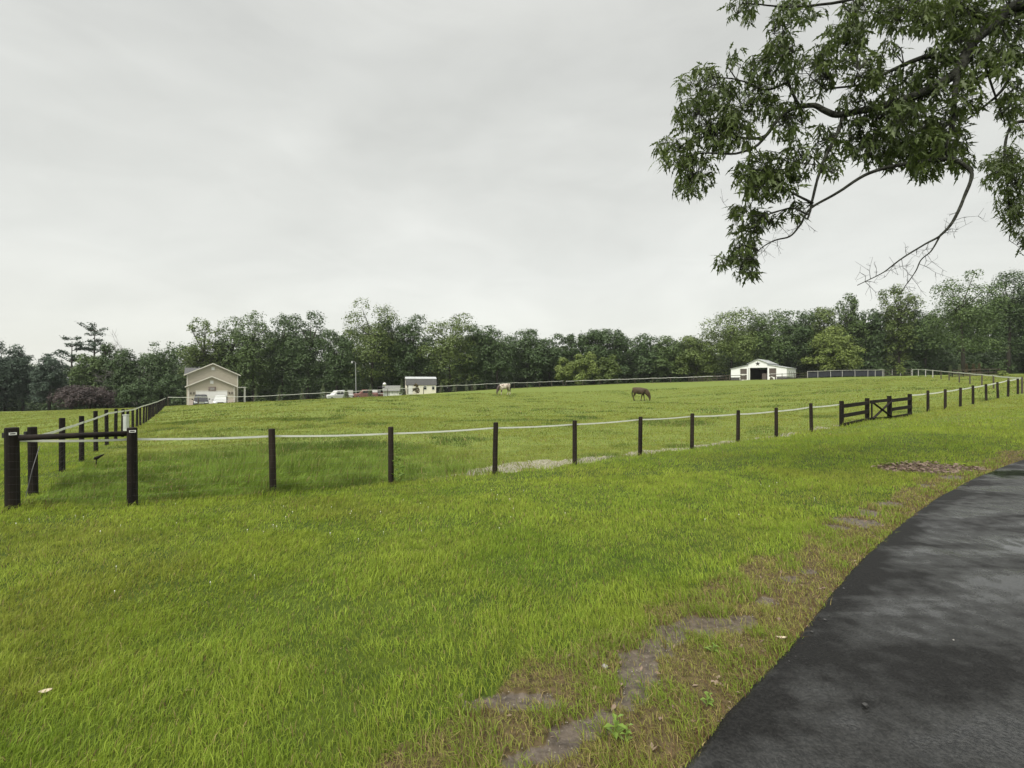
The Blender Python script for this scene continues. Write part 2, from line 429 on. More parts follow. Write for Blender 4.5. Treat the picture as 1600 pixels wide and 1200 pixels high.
# driveway edge (plan), nearest point and side
_edge_px = [(1081.6, 1200), (1110, 1165.6), (1162, 1100), (1189, 1069), (1245.6, 1021), (1272, 977.5), (1307, 929), (1331, 894), (1377, 850.6), (1403, 815.6), (1464, 776), (1521, 745.6), (1556, 730), (1600, 718.5)]
_ed = [1.655 * F / (q[1] - 600) for q in _edge_px]
DRV = np.array([(-9, -3.4), (-3.2, -0.9), (-1.2, 0.3), (-0.35, 1.0), (0.25, 1.55)] + [((q[0] - 800) / F * d, d) for q, d in zip(_edge_px, _ed)] +
               [(13.4, 11.7), (17, 13.6), (25, 16.6), (40, 21), (70, 28)], float)
for _ in range(3):                                     # ease the surveyed points into one clean curve
    DRV[6:-4] = .25 * DRV[5:-5] + .5 * DRV[6:-4] + .25 * DRV[7:-3]
def catmull(pts, n=8):
    pts = np.asarray(pts, float); out = []
    for i in range(len(pts) - 1):
        p0, p1, p2, p3 = pts[max(i - 1, 0)], pts[i], pts[i + 1], pts[min(i + 2, len(pts) - 1)]
        for k in range(n):
            t = k / n
            out.append(0.5 * ((2 * p1) + (-p0 + p2) * t + (2 * p0 - 5 * p1 + 4 * p2 - p3) * t * t + (-p0 + 3 * p1 - 3 * p2 + p3) * t ** 3))
    out.append(pts[-1])
    return np.array(out)
DRVS = catmull(DRV, 8)
_wob = (fbm(DRVS[:, 0], DRVS[:, 1], 0.22, 91) - 0.5) * 0.028
_tan = np.gradient(DRVS, axis=0); _tan /= np.linalg.norm(_tan, axis=1, keepdims=True)
DNRM = np.stack([_tan[:, 1], -_tan[:, 0]], 1)          # to the right: onto the asphalt
DRVS = DRVS + DNRM * _wob[:, None]
def drive_dist(x, y):
    """signed distance from the asphalt edge (positive on the grass side)"""
    x = np.atleast_1d(x); y = np.atleast_1d(y)
    out = np.empty(len(x))
    for i in range(0, len(x), 20000):
        xx, yy = x[i:i + 20000], y[i:i + 20000]
        d2 = (xx[:, None] - DRVS[None, :, 0]) ** 2 + (yy[:, None] - DRVS[None, :, 1]) ** 2
        j = d2.argmin(1)
        jn = np.clip(j, 0, len(DRVS) - 1)
        out[i:i + 20000] = -((xx - DRVS[jn, 0]) * DNRM[jn, 0] + (yy - DRVS[jn, 1]) * DNRM[jn, 1])
        far = np.sqrt(d2.min(1))
        s = out[i:i + 20000]
        out[i:i + 20000] = np.where(np.abs(s) < far * 0.7, np.sign(s + 1e-9) * far, s)
    return out
CORNER = P(20, 797, fd(-.61))[:2]
END = P(1597, 613, 31)[:2]
LEND = P(lpx(25), 630, ld(25))[:2]
def line_side(a, b, x, y):
    d = (b - a) / np.linalg.norm(b - a)
    return (x - a[0]) * -d[1] + (y - a[1]) * d[0], (x - a[0]) * d[0] + (y - a[1]) * d[1]
MUD = [((px - 800) / F * 1.7 * F / (py - 600), 1.7 * F / (py - 600), r) for px, py, r in
       [(1160, 968, .10), (1125, 975, .14), (1085, 978, .16), (1050, 990, .15), (1020, 1005, .13), (1003, 1030, .11), (992, 1055, .095), (988, 1080, .085), (978, 1102, .08), (950, 1122, .08), (915, 1140, .085), (880, 1158, .09), (845, 1180, .08), (800, 1195, .06),
        (1200, 940, .08), (1240, 905, .08), (1265, 890, .07)]] + [(4.3, 5.9, .22), (4.75, 6.3, .2), (3.9, 5.65, .13), (5.3, 6.75, .14)]
def masks(x, y):
    x = np.asarray(x); y = np.asarray(y)
    dd = drive_dist(x, y)
    sf, af = line_side(CORNER, END, x, y)          # + : pasture side of the front fence
    sl, al = line_side(CORNER, LEND, x, y)         # - : pasture side of the left fence
    ns = (fbm(x, y, 0.45, 3) - 0.5)
    nl = (fbm(x, y, 3.0, 8) - 0.5)
    nf = (fbm(x, y, 0.12, 13) - 0.5)
    width = np.interp(y, [1.5, 3, 5, 8, 12, 30], [0.98, 0.95, 0.62, 0.55, 0.5, 0.5])
    verge = (1 - sstep(width - 0.06, width + 0.10, dd + ns * 0.5)) * (dd > -0.6)
    mud = np.zeros(len(x))
    for mx, my, mr in MUD:
        r = np.hypot((x - mx), (y - my)) / mr
        mud = np.maximum(mud, 1 - sstep(0.6, 1.3, r + ns * .8 + nf * 1.5))
    bare = sstep(0.72, 0.80, fbm(x, y, 0.5, 21, 4) + 0.12 * (1 - np.abs(dd / width - 0.75) * 2.0)) * (np.abs(dd - width * .75) < width * .45)
    mud = np.maximum(mud, bare * .9 * sstep(2.35, 2.6, y))
    litter = 1 - sstep(0.6, 1.15, np.hypot((x - 8.35) / 1.25, (y - 9.55) / 0.62) + ns * 0.6)
    pasture = (sf > 0) & (sl < 0)
    gravel = sstep(0.45, 0.8, (1 - np.abs(sf - 0.35 - 0.45 * np.exp(-((af - 9.6) / 2.0) ** 2)) / (0.42 + 0.42 * np.exp(-((af - 9.6) / 1.8) ** 2))) + ns * 2.4 + nl * .8 + .06) * sstep(6.0, 8.0, af) * (1 - sstep(22, 32, af)) * (sf > -0.05)
    tall = sstep(0.0, 0.3, sf) * (1 - sstep(4.0, 8.5, np.hypot(x - CORNER[0] - 2.2, (y - CORNER[1] - 2.2)) + nl * 3)) * (sl < 0)
    return dict(dd=dd, sf=sf, af=af, sl=sl, verge=verge, mud=mud, litter=litter, pasture=pasture, gravel=gravel, tall=tall, ns=ns, nl=nl)
def H(x, y):
    x = np.atleast_1d(np.asarray(x, float)); y = np.atleast_1d(np.asarray(y, float))
    h = Hs(x, y)
    dd = drive_dist(x, y)
    sf, af = line_side(CORNER, END, x, y)
    amp = np.clip(dd / 1.5, 0, 1)
    h = h + (fbm(x, y, 1.6, 5) - 0.5) * 0.05 * amp
    h = h + (fbm(x, y, 3.2, 6) - 0.5) * 0.22 * np.clip(sf / 4, 0, 1) * np.clip(1.5 - y / 120, 0.2, 1)
    return h
def H1(x, y): return float(H([x], [y])[0])

# ------------------------------------------------------------------ ground sheet
def axis(c0, fine, dx, grow, lim):
    out = [0.0]; s = dx
    while out[-1] < lim:
        out.append(out[-1] + s)
        if out[-1] > fine: s *= grow
    o = np.array(out)
    return np.unique(np.concatenate([c0 - o[::-1], c0 + o]))
gx = axis(2.4, 3.6, 0.05, 1.045, 200)
gy = axis(4.2, 2.8, 0.05, 1.04, 185)
gy = gy[gy > -30]
GX, GY = np.meshgrid(gx, gy)
gxf, gyf = GX.ravel(), GY.ravel()
gz = H(gxf, gyf)
mk = masks(gxf, gyf)
gz = gz - 0.02 * mk['mud'] - 0.30 * sstep(0.25, 0.5, -mk['dd']) * (mk['dd'] > -4.2) * 0.1
nx_, ny_ = len(gx), len(gy)
idx = np.arange(nx_ * ny_).reshape(ny_, nx_)
quads = np.stack([idx[:-1, :-1], idx[:-1, 1:], idx[1:, 1:], idx[1:, :-1]], -1).reshape(-1, 4)
def ground_material():
    m, t, b, o = new_mat('ground_grass_and_soil')
    b.inputs['Roughness'].default_value = 0.9
    b.inputs['Specular IOR Level'].default_value = 0.2
    tc = N(t, 'ShaderNodeTexCoord')
    def noise(sc, det=5):
        n = N(t, 'ShaderNodeTexNoise'); n.inputs['Scale'].default_value = sc; n.inputs['Detail'].default_value = det
        t.links.new(tc.outputs['Object'], n.inputs['Vector']); return n.outputs['Fac']
    def ramp(src, a, ca, bb, cb):
        r = N(t, 'ShaderNodeValToRGB'); e = r.color_ramp.elements
        e[0].position, e[0].color = a, (*ca, 1); e[1].position, e[1].color = bb, (*cb, 1)
        t.links.new(src, r.inputs[0]); return r.outputs[0]
    def mix(f, a, bb):
        x = N(t, 'ShaderNodeMix', data_type='RGBA'); t.links.new(f, x.inputs[0])
        t.links.new(a, x.inputs[6]); t.links.new(bb, x.inputs[7]); return x.outputs[2]
    def attr(nm, nz, k):
        a = N(t, 'ShaderNodeAttribute'); a.attribute_name = nm
        s = N(t, 'ShaderNodeMath', operation='SUBTRACT'); s.inputs[1].default_value = 0.5; t.links.new(nz, s.inputs[0])
        q = N(t, 'ShaderNodeMath', operation='MULTIPLY_ADD'); q.inputs[1].default_value = k
        t.links.new(s.outputs[0], q.inputs[0]); t.links.new(a.outputs['Fac'], q.inputs[2])
        r = N(t, 'ShaderNodeMapRange'); r.inputs['From Min'].default_value = 0.38; r.inputs['From Max'].default_value = 0.62
        t.links.new(q.outputs[0], r.inputs[0]); return r.outputs[0]
    n_f, n_m, n_l = noise(24, 6), noise(3.0, 6), noise(0.25, 4)
    lawn = ramp(n_m, 0.3, (0.030, 0.050, 0.006), 0.7, (0.060, 0.084, 0.010))
    past = mix(n_l, ramp(n_m, 0.3, (0.105, 0.138, 0.024), 0.7, (0.175, 0.200, 0.042)), ramp(n_m, 0.3, (0.082, 0.128, 0.026), 0.7, (0.142, 0.182, 0.038)))
    straw = ramp(n_f, 0.3, (0.038, 0.029, 0.015), 0.7, (0.115, 0.086, 0.044))
    soil = ramp(n_f, 0.3, (0.040, 0.030, 0.022), 0.7, (0.112, 0.088, 0.068))
    stone = ramp(n_f, 0.35, (0.10, 0.10, 0.05), 0.62, (0.32, 0.30, 0.24))
    wood = ramp(n_m, 0.3, (0.02, 0.022, 0.012), 0.7, (0.045, 0.045, 0.022))
    a = N(t, 'ShaderNodeAttribute'); a.attribute_name = 'pasture'
    c = mix(a.outputs['Fac'], lawn, past)
    c = mix(attr('woods', n_l, 0.6), c, wood)
    c = mix(attr('verge', n_f, 0.5), c, straw)
    c = mix(attr('gravel', n_f, 0.9), c, stone)
    mudf = attr('mud', n_f, 0.8)
    c = mix(mudf, c, soil)
    rr = N(t, 'ShaderNodeMapRange'); rr.inputs['To Min'].default_value = 0.9; rr.inputs['To Max'].default_value = 0.42
    t.links.new(mudf, rr.inputs[0]); t.links.new(rr.outputs[0], b.inputs['Roughness'])
    rs = N(t, 'ShaderNodeMapRange'); rs.inputs['To Min'].default_value = 0.15; rs.inputs['To Max'].default_value = 0.45
    t.links.new(mudf, rs.inputs[0]); t.links.new(rs.outputs[0], b.inputs['Specular IOR Level'])
    c = mix(attr('litter', n_f, 0.6), c, ramp(n_f, 0.3, (0.05, 0.033, 0.024), 0.7, (0.13, 0.09, 0.07)))
    t.links.new(c, b.inputs['Base Color'])
    bp = N(t, 'ShaderNodeBump'); bp.inputs['Strength'].default_value = 0.6; bp.inputs['Distance'].default_value = 0.02
    t.links.new(n_f, bp.inputs['Height']); t.links.new(bp.outputs[0], b.inputs['Normal'])
    return m
far_lawn = np.maximum(mk['pasture'] * sstep(8, 12, gyf), sstep(10, 26, gyf))
woods = np.maximum.reduce([sstep(76, 80, gyf + (gxf + 40) * 0.0) * (gxf < -46), sstep(0, 4, (gyf - 82 - (gxf + 43) * 0.55)) * (gxf > -60) * (gxf < 20), sstep(103, 107, gyf) * (gxf < 60), sstep(94, 97, gyf) * (gxf >= 55)])
ground = np_mesh('ground', np.stack([gxf, gyf, gz], 1), [quads], ground_material(), smooth=True, attrs={
    'pasture': ('FLOAT', far_lawn), 'verge': ('FLOAT', mk['verge']), 'mud': ('FLOAT', mk['mud']),
    'gravel': ('FLOAT', mk['gravel']), 'litter': ('FLOAT', mk['litter'] * 0.9), 'woods': ('FLOAT', woods)})
tag(ground, kind='structure')

# ------------------------------------------------------------------ asphalt driveway
def asphalt_material():
    m, t, b, o = new_mat('wet_asphalt')
    tc = N(t, 'ShaderNodeTexCoord')
    mp = N(t, 'ShaderNodeMapping'); mp.inputs['Scale'].default_value = (0.45, 2.0, 1.0); mp.inputs['Rotation'].default_value = (0, 0, R(12))
    t.links.new(tc.outputs['Object'], mp.inputs[0])
    def noise(v, sc, det=5, dist=0.0):
        n = N(t, 'ShaderNodeTexNoise'); n.inputs['Scale'].default_value = sc; n.inputs['Detail'].default_value = det; n.inputs['Distortion'].default_value = dist
        t.links.new(v, n.inputs['Vector']); return n.outputs['Fac']
    def mr(src, a, bb, c, d):
        r = N(t, 'ShaderNodeMapRange'); r.inputs['From Min'].default_value = a; r.inputs['From Max'].default_value = bb
        r.inputs['To Min'].default_value = c; r.inputs['To Max'].default_value = d
        t.links.new(src, r.inputs[0]); return r.outputs[0]
    def op(k, a, bb):
        q = N(t, 'ShaderNodeMath', operation=k)
        for i, v in enumerate((a, bb)):
            if isinstance(v, (int, float)): q.inputs[i].default_value = v
            else: t.links.new(v, q.inputs[i])
        return q.outputs[0]
    def ramp(src, a, ca, bb, cb):
        r = N(t, 'ShaderNodeValToRGB'); e = r.color_ramp.elements
        e[0].position, e[0].color = a, (*ca, 1); e[1].position, e[1].color = bb, (*cb, 1)
        t.links.new(src, r.inputs[0]); return r.outputs[0]
    big = noise(mp.outputs[0], 1.0, 7, 0.8)
    grit = noise(tc.outputs['Object'], 70, 4)
    mid = noise(tc.outputs['Object'], 7, 6)
    ed = N(t, 'ShaderNodeAttribute'); ed.attribute_name = 'edge'
    wt = N(t, 'ShaderNodeAttribute'); wt.attribute_name = 'wet'
    # damp film (smooth, pale with sky) against coarse open patches (rough, black)
    film = op('ADD', mr(big, 0.33, 0.66, 0.0, 1.0), mr(mid, 0.3, 0.7, -0.30, 0.30))
    film = op('SUBTRACT', film, op('MULTIPLY', ed.outputs['Fac'], 1.1))
    spec = op('MAXIMUM', mr(film, 0.0, 0.9, 0.20, 0.55), op('MULTIPLY', wt.outputs['Fac'], 0.6))
    t.links.new(spec, b.inputs['Specular IOR Level'])
    rough = mr(film, 0.0, 1.0, 0.64, 0.15)
    dry = op('SUBTRACT', 1.0, wt.outputs['Fac'])
    rough = op('MAXIMUM', op('MULTIPLY', rough, dry), 0.05)
    t.links.new(rough, b.inputs['Roughness'])
    mu = N(t, 'ShaderNodeMix', data_type='RGBA', blend_type='MULTIPLY'); mu.inputs[0].default_value = 1
    t.links.new(ramp(film, 0.1, (0.0060, 0.0060, 0.0062), 0.9, (0.015, 0.0152, 0.0156)), mu.inputs[6])
    t.links.new(ramp(grit, 0.38, (0.35, 0.35, 0.35), 0.66, (2.1, 2.05, 1.95)), mu.inputs[7])
    t.links.new(mu.outputs[2], b.inputs['Base Color'])
    bp = N(t, 'ShaderNodeBump'); bp.inputs['Distance'].default_value = 0.012
    t.links.new(op('MULTIPLY', mr(film, 0.0, 1.0, 1.0, 0.14), dry), bp.inputs['Strength'])
    t.links.new(grit, bp.inputs['Height'])
    bp2 = N(t, 'ShaderNodeBump'); t.links.new(op('MULTIPLY', dry, 0.12), bp2.inputs['Strength']); bp2.inputs['Distance'].default_value = 0.05
    t.links.new(mid, bp2.inputs['Height']); t.links.new(bp.outputs[0], bp2.inputs['Normal'])
    t.links.new(bp2.outputs[0], b.inputs['Normal'])
    return m
DW = 4.2
offs = np.concatenate([[-0.06, -0.05, -0.02, 0.0, 0.05], np.arange(.12, 4.1, .12), [DW - 0.02, DW + .03]])
drop = np.zeros(len(offs)); drop[:3] = (-.12, -.03, -.006); drop[-2:] = (-.01, -.12)
# resample densely along
seg = np.concatenate([[0], np.cumsum(np.linalg.norm(np.diff(DRVS, axis=0), axis=1))])
ss = np.concatenate([np.arange(0, 24, 0.12), np.arange(24, seg[-1], 0.8)])
ex, ey = np.interp(ss, seg, DRVS[:, 0]), np.interp(ss, seg, DRVS[:, 1])
ebase = catmull(DRV, 8)
enx, eny = np.interp(ss, seg, DNRM[:, 0]), np.interp(ss, seg, DNRM[:, 1])
vx = (ex[:, None] + enx[:, None] * offs[None]).ravel(); vy = (ey[:, None] + eny[:, None] * offs[None]).ravel()
vz = Hs(vx, vy) + 0.045 + np.tile(drop, len(ss))
rip = fbm(vx, vy, 1.1, 44) - 0.5
dip = 1 - sstep(.93, 1.0, np.hypot((vx - 5.75) / 1.45, (vy - 4.75) / 1.05) + (fbm(vx, vy, .8, 46) - .5) * .25)
ridge = 0 * np.exp(-(((vx - 5.6) * 0.55 - (vy - 5.0) * 0.83 + 0.35 * (fbm(vx, vy, 1.2, 4) - .5)) / 0.07) ** 2) * (np.abs(vx - 5.7) < 1.2)
vz = vz + np.where(np.tile(drop, len(ss)) == 0, rip * 0.025 - dip * 0.022, 0)
ii = np.arange(len(ss) * len(offs)).reshape(len(ss), len(offs))
dq = np.stack([ii[:-1, :-1], ii[:-1, 1:], ii[1:, 1:], ii[1:, :-1]], -1).reshape(-1, 4)
edge = np.tile(1 - sstep(0.02, 0.26, offs), len(ss)) * (0.1 + 0.9 * fbm(vx, vy, .35, 17))
wet = np.zeros(len(vx))
for wx, wy, rx_, ry_ in ((5.15, 4.80, .55, .16), (5.5, 5.05, .6, .10), (9.6, 8.75, 1.2, .45), (5.1, 4.45, .5, .10), (5.3, 4.62, .5, .05)):
    wet = np.maximum(wet, 1 - sstep(.5, 1.2, np.hypot((vx - wx) / rx_, (vy - wy) / ry_) + (fbm(vx, vy, .4, 18) - .5) * 1.2))
drive = np_mesh('driveway', np.stack([vx, vy, vz], 1), [dq[:, ::-1]], asphalt_material(), smooth=True, attrs={'edge': ('FLOAT', edge), 'wet': ('FLOAT', wet)})
tag(drive, kind='structure')

# ------------------------------------------------------------------ grass
grng = np.random.default_rng(11)
def blades(d0, d1, dens, wid, hgt, seg2, umax=1.32):
    area = umax * (d1 * d1 - d0 * d0)
    n = int(area * dens)
    d = np.sqrt(grng.uniform(d0 * d0, d1 * d1, n)); u = grng.uniform(-umax, umax, n)
    x, y = u * d, d
    k = masks(x, y)
    big = fbm(x, y, 5.0, 31); med = fbm(x, y, 0.9, 32); sml = fbm(x, y, 0.22, 33, 2); tin = fbm(x, y, 0.10, 34, 2)
    keep = (k['dd'] > 0.02)
    pr = np.ones(n)
    pr *= 1 - 0.90 * sstep(.35, .85, k['mud'])
    pr *= 1 - 0.0 * k['verge']
    pr *= 1 - 0.66 * sstep(.3, .8, k['gravel'])
    pr *= 1 - 0.92 * sstep(.3, .7, k['litter'])
    pr *= np.where((k['verge'] < .5), 0.62 + 0.38 * sstep(0.3, 0.55, med), 0.65 + .35 * sstep(.35, .55, sml))
    keep &= grng.uniform(0, 1, n) < pr
    x, y, big, med, sml, tin = x[keep], y[keep], big[keep], med[keep], sml[keep], tin[keep]
    k = {a: b[keep] for a, b in k.items()}
    n = len(x); d = y
    past, tall, verge = k['pasture'], k['tall'], k['verge']
    tuft = sstep(0.60, 0.72, fbm(x, y, 2.2, 35)) * past
    clump = np.where(d < 14, 0.35 + 0.75 * sml + 0.55 * tin, 1.0)
    h = hgt * grng.uniform(0.55, 1.25, n) * (0.65 + 0.7 * med) * clump
    h = h * (1 + .35 * verge * sstep(.5, .7, sml))
    h = h * np.where(past, 0.85 + 0.6 * tuft, 1.0) * (1 + (0.4 + 2.2 * sstep(.3, .7, fbm(x, y, .7, 61))) * tall) * (1 - 0.05 * verge)
    h *= 1 + 0.5 * (grng.uniform(0, 1, n) > 0.97)
    near_edge = np.exp(-((k['sf'] + 0.05) / 0.12) ** 2)
    h *= 1 + 0.9 * near_edge * (d < 25)
    w = wid * grng.uniform(0.6, 1.35, n) * (1 + 0.25 * tall)
    # colour per blade
    c1 = np.array([0.182, 0.274, 0.032]); c2 = np.array([0.268, 0.334, 0.046]); c3 = np.array([0.130, 0.215, 0.020])
    p1 = np.array([0.165, 0.210, 0.032]); p2 = np.array([0.226, 0.252, 0.046]); p3 = np.array([0.080, 0.128, 0.026])
    t1 = np.array([0.152, 0.224, 0.036]); straw = np.array([0.34, 0.27, 0.12]); vg = (np.array([0.175, 0.245, 0.034])[None] * sstep(.42, .6, sml)[:, None] + np.array([0.255, 0.245, 0.070])[None] * (1 - sstep(.42, .6, sml)[:, None])); br = np.array([0.14, 0.085, 0.045])
    a = np.clip(sstep(0.3, 0.7, big * 0.5 + med * 0.3 + grng.uniform(0, .35, n)), 0, 1)[:, None]
    col = c1 * (1 - a) + c2 * a
    col = col * np.where(d < 16, .70 + .40 * sml + .20 * tin, 1.0)[:, None]
    dk = (sstep(0.55, 0.75, fbm(x, y, 1.1, 38)) * 0.4)[:, None]
    col = col * (1 - dk) + c3 * dk
    pc = p1 * (1 - a) + p2 * a
    pt = np.clip(tuft * .8 + .6 * sstep(.55, .75, fbm(x, y, 4.0, 39)) * (1 - sstep(20, 45, d)), 0, 1)[:, None]
    pc = pc * (1 - pt) + p3 * pt
    pf = (past | (y > 14 + 0 * x)).astype(float)[:, None] * np.where(past, 1, sstep(12, 30, d))[:, None]
    col = col * (1 - pf) + pc * pf
    tl = tall[:, None]; col = col * (1 - tl) + (t1 * (0.40 + 1.2 * fbm(x, y, .6, 61)[:, None])) * tl
    ve = verge[:, None] * 0.75; col = col * (1 - ve) + vg * ve
    yb_ = (sstep(.58, .74, fbm(x, y, 1.8, 63)) * .28 * (1 - past))[:, None]; col = col * (1 - yb_) + np.array([.215, .195, .045]) * yb_
    s = (grng.uniform(0, 1, n) < (0.040 + 0.20 * verge + 0.02 * past))[:, None]
    col = np.where(s, straw * grng.uniform(.5, 1.1, n)[:, None], col)
    s = (grng.uniform(0, 1, n) < (0.02 + 0.22 * verge * np.clip(1 - k['dd'] / .4, 0, 1) + .03 * verge))[:, None]
    col = np.where(s, br, col)
    col = col * grng.uniform(0.72, 1.28, n)[:, None]
    # shape
    ang = grng.uniform(0, 2 * np.pi, n)
    la = 0.9 + (fbm(x, y, 2.5, 50) - .5) * 5 + grng.normal(0, 1.0, n)
    lean = h * np.clip(grng.normal(0.62, 0.34, n) * (1 + .5 * verge), 0.02, 1.35)
    sx, sy = np.cos(ang) * w / 2, np.sin(ang) * w / 2
    lx, ly = np.cos(la) * lean, np.sin(la) * lean
    z = H(x, y) - 0.006
    p = np.stack([x, y, z], 1)
    o1 = np.stack([sx, sy, 0 * x], 1)
    up = np.clip(1 - 0.35 * (lean / h) ** 2, 0.35, 1)
    tip = p + np.stack([lx, ly, h * up], 1)
    if seg2:
        midp = p + np.stack([lx * 0.30, ly * 0.30, h * 0.58], 1)
        v = np.stack([p - o1, p + o1, midp + o1 * 0.8, midp - o1 * 0.8, tip], 1).reshape(-1, 3)
        b = np.arange(n)[:, None] * 5
        f = [b + np.array([[0, 1, 2, 3]]), b + np.array([[3, 2, 4]])]
        cc = np.repeat(col, 5, 0)
    else:
        v = np.stack([p - o1, p + o1, tip], 1).reshape(-1, 3)
        b = np.arange(n)[:, None] * 3
        f = [b + np.array([[0, 1, 2]])]
        cc = np.repeat(col, 3, 0)
    return v, f, cc
def merge(parts):
    V, F4, F3, C, b = [], [], [], [], 0
    for v, fs, c in parts:
        V.append(v); C.append(c)
        for f in fs: (F4 if f.shape[1] == 4 else F3).append(f + b)
        b += len(v)
    fs = ([np.concatenate(F4)] if F4 else []) + ([np.concatenate(F3)] if F3 else [])
    return np.concatenate(V), fs, np.concatenate(C)
gv, gf, gc = merge([blades(1.2, 3.6, 9000, .0040, .054, True), blades(3.6, 6, 4600, .0055, .056, True), blades(6, 10, 2100, .0085, .058, True),
                    blades(10, 16, 750, .014, .075, False), blades(16, 30, 240, .028, .085, False), blades(30, 72, 42, .055, .11, False)])
grass = np_mesh('grass', gv, gf, M['grass'], attrs={'col': ('FLOAT_COLOR', np.concatenate([gc, np.ones((len(gc), 1))], 1))})
tag(grass, 'short wet green grass of lawn and pasture, straw coloured along the asphalt', 'grass', kind='stuff')

def scatter(n, umax, d0, d1, cond):
    d = np.sqrt(grng.uniform(d0 * d0, d1 * d1, n)); u = grng.uniform(-umax, umax, n)
    x, y = u * d, d
    k = masks(x, y); c = cond(x, y, k)
    return x[c], y[c]
# clover flower heads in the lawn
x, y = scatter(2600, 1.1, 1.9, 9.0, lambda x, y, k: (k['dd'] > 1.1) & (k['sf'] < -.3) & (fbm(x, y, 1.5, 70) > .56) & (grng.uniform(0, 1, len(x)) < 0.09))
mb = MB(); z = H(x, y)
for a, b, c in zip(x, y, z):
    r = rnd.uniform(.003, .005) * (1 + .06 * b); h = c + rnd.uniform(.03, .055)
    mb.tube([(a, b, c), (a, b, h - r)], .0012, 3, False)
    mb.tube([(a, b, h - r), (a, b, h - r * .5), (a, b, h + r * .3), (a, b, h + r)], [r * .5, r, r * .9, r * .3], 7)
tag(mb.build('clover_flowers', M['clover'], smooth=True), 'scattered small white clover heads in the lawn', 'flowers', kind='stuff')
# dry leaf litter
def flakes(x, y, s0, s1, lift):
    n = len(x); z = H(x, y)
    p = np.stack([x, y, z + grng.uniform(0.004, lift, n)], 1)
    nrm = np.stack([grng.normal(0, .35, n), grng.normal(0, .35, n), np.ones(n)], 1); nrm /= np.linalg.norm(nrm, axis=1)[:, None]
    a = np.cross(nrm, grng.normal(0, 1, (n, 3))); a /= np.linalg.norm(a, axis=1)[:, None]; b = np.cross(nrm, a)
    s = grng.uniform(s0, s1, n)[:, None]
    v = np.stack([p - a * s, p - a * s * .2 + b * s * .55 + nrm * s * .15, p + a * s, p + a * s * .1 - b * s * .5 + nrm * s * .1], 1).reshape(-1, 3)
    return v, np.arange(4 * n).reshape(n, 4)
x1, y1 = scatter(60000, 1.3, 7.5, 12, lambda x, y, k: (k['litter'] > .35) & (grng.uniform(0, 1, len(x)) < .55))
x2, y2 = scatter(60000, 1.3, 1.5, 12, lambda x, y, k: ((k['verge'] > .4) | (k['mud'] > .4)) & (k['dd'] > .02) & (grng.uniform(0, 1, len(x)) < .10 + .6 * np.exp(-k['dd'] / .14)))
v1, f1 = flakes(x1, y1, .02, .055, .05); v2, f2 = flakes(x2, y2, .006, .024, .02)
tag(np_mesh('leaf_litter', np.concatenate([v1, v2]), [np.concatenate([f1, f2 + len(v1)])], M['litter']), 'brown dead leaves and chips lying in the worn verge by the asphalt', 'leaf litter', kind='stuff')
# small stones: pale gravel along the fence, grit in the mud
def pebbles(x, y, s0, s1):
    n = len(x); z = H(x, y)
    base = np.array([(1, 0, 0), (0, 1, 0), (-1, 0, 0), (0, -1, 0), (0, 0, .7), (0, 0, -.5)])
    s = grng.uniform(s0, s1, (n, 1, 1)) * grng.uniform(.6, 1.3, (n, 1, 3))
    a = grng.uniform(0, 6.28, n); ca, sa = np.cos(a), np.sin(a)
    v = base[None] * s
    v = np.stack([v[..., 0] * ca[:, None] - v[..., 1] * sa[:, None], v[..., 0] * sa[:, None] + v[..., 1] * ca[:, None], v[..., 2]], -1)
    v = v + np.stack([x, y, z], 1)[:, None]
    f = np.array([(0, 1, 4), (1, 2, 4), (2, 3, 4), (3, 0, 4), (1, 0, 5), (2, 1, 5), (3, 2, 5), (0, 3, 5)])
    return v.reshape(-1, 3), (np.arange(n)[:, None, None] * 6 + f[None]).reshape(-1, 3)
xa, ya = scatter(90000, 1.2, 8, 27, lambda x, y, k: (k['gravel'] > .5) & (grng.uniform(0, 1, len(x)) < .7 * sstep(.45, .6, fbm(x, y, .5, 71))))
xb, yb = scatter(70000, 1.2, 1.8, 9, lambda x, y, k: (k['mud'] > .35) & (grng.uniform(0, 1, len(x)) < .75))
va, fa = pebbles(xa, ya, .010, .034); vb, fb = pebbles(xb, yb, .002, .006)
M['gravel'] = leaf_mat('pale_gravel', (0.13, 0.12, 0.085), (0.36, 0.335, 0.28), trans=0.0, rough=.8, big=2)
tag(np_mesh('gravel', np.concatenate([va, vb]), [np.concatenate([fa, fb + len(va)])], M['gravel']), 'pale gravel and grit on the bare ground along the fence and verge', 'gravel', kind='stuff')

xc, yc = scatter(60000, 1.3, 1.5, 14, lambda x, y, k: (np.abs(k['dd'] - .01) < .09) & (grng.uniform(0, 1, len(x)) < np.exp(-np.abs(k['dd'] - .01) / .03)))
vc, fc = pebbles(xc, yc, .004, .014)
kc = np.repeat(sstep(.03, -.03, drive_dist(xc, yc)) if False else (drive_dist(xc, yc) < 0).astype(float), 6); vc[:, 2] += kc * .042
tag(np_mesh('asphalt_crumbs', vc, [fc], M['dark_stone']), 'loose black crumbs along the broken asphalt edge', 'crumbs', kind='stuff')

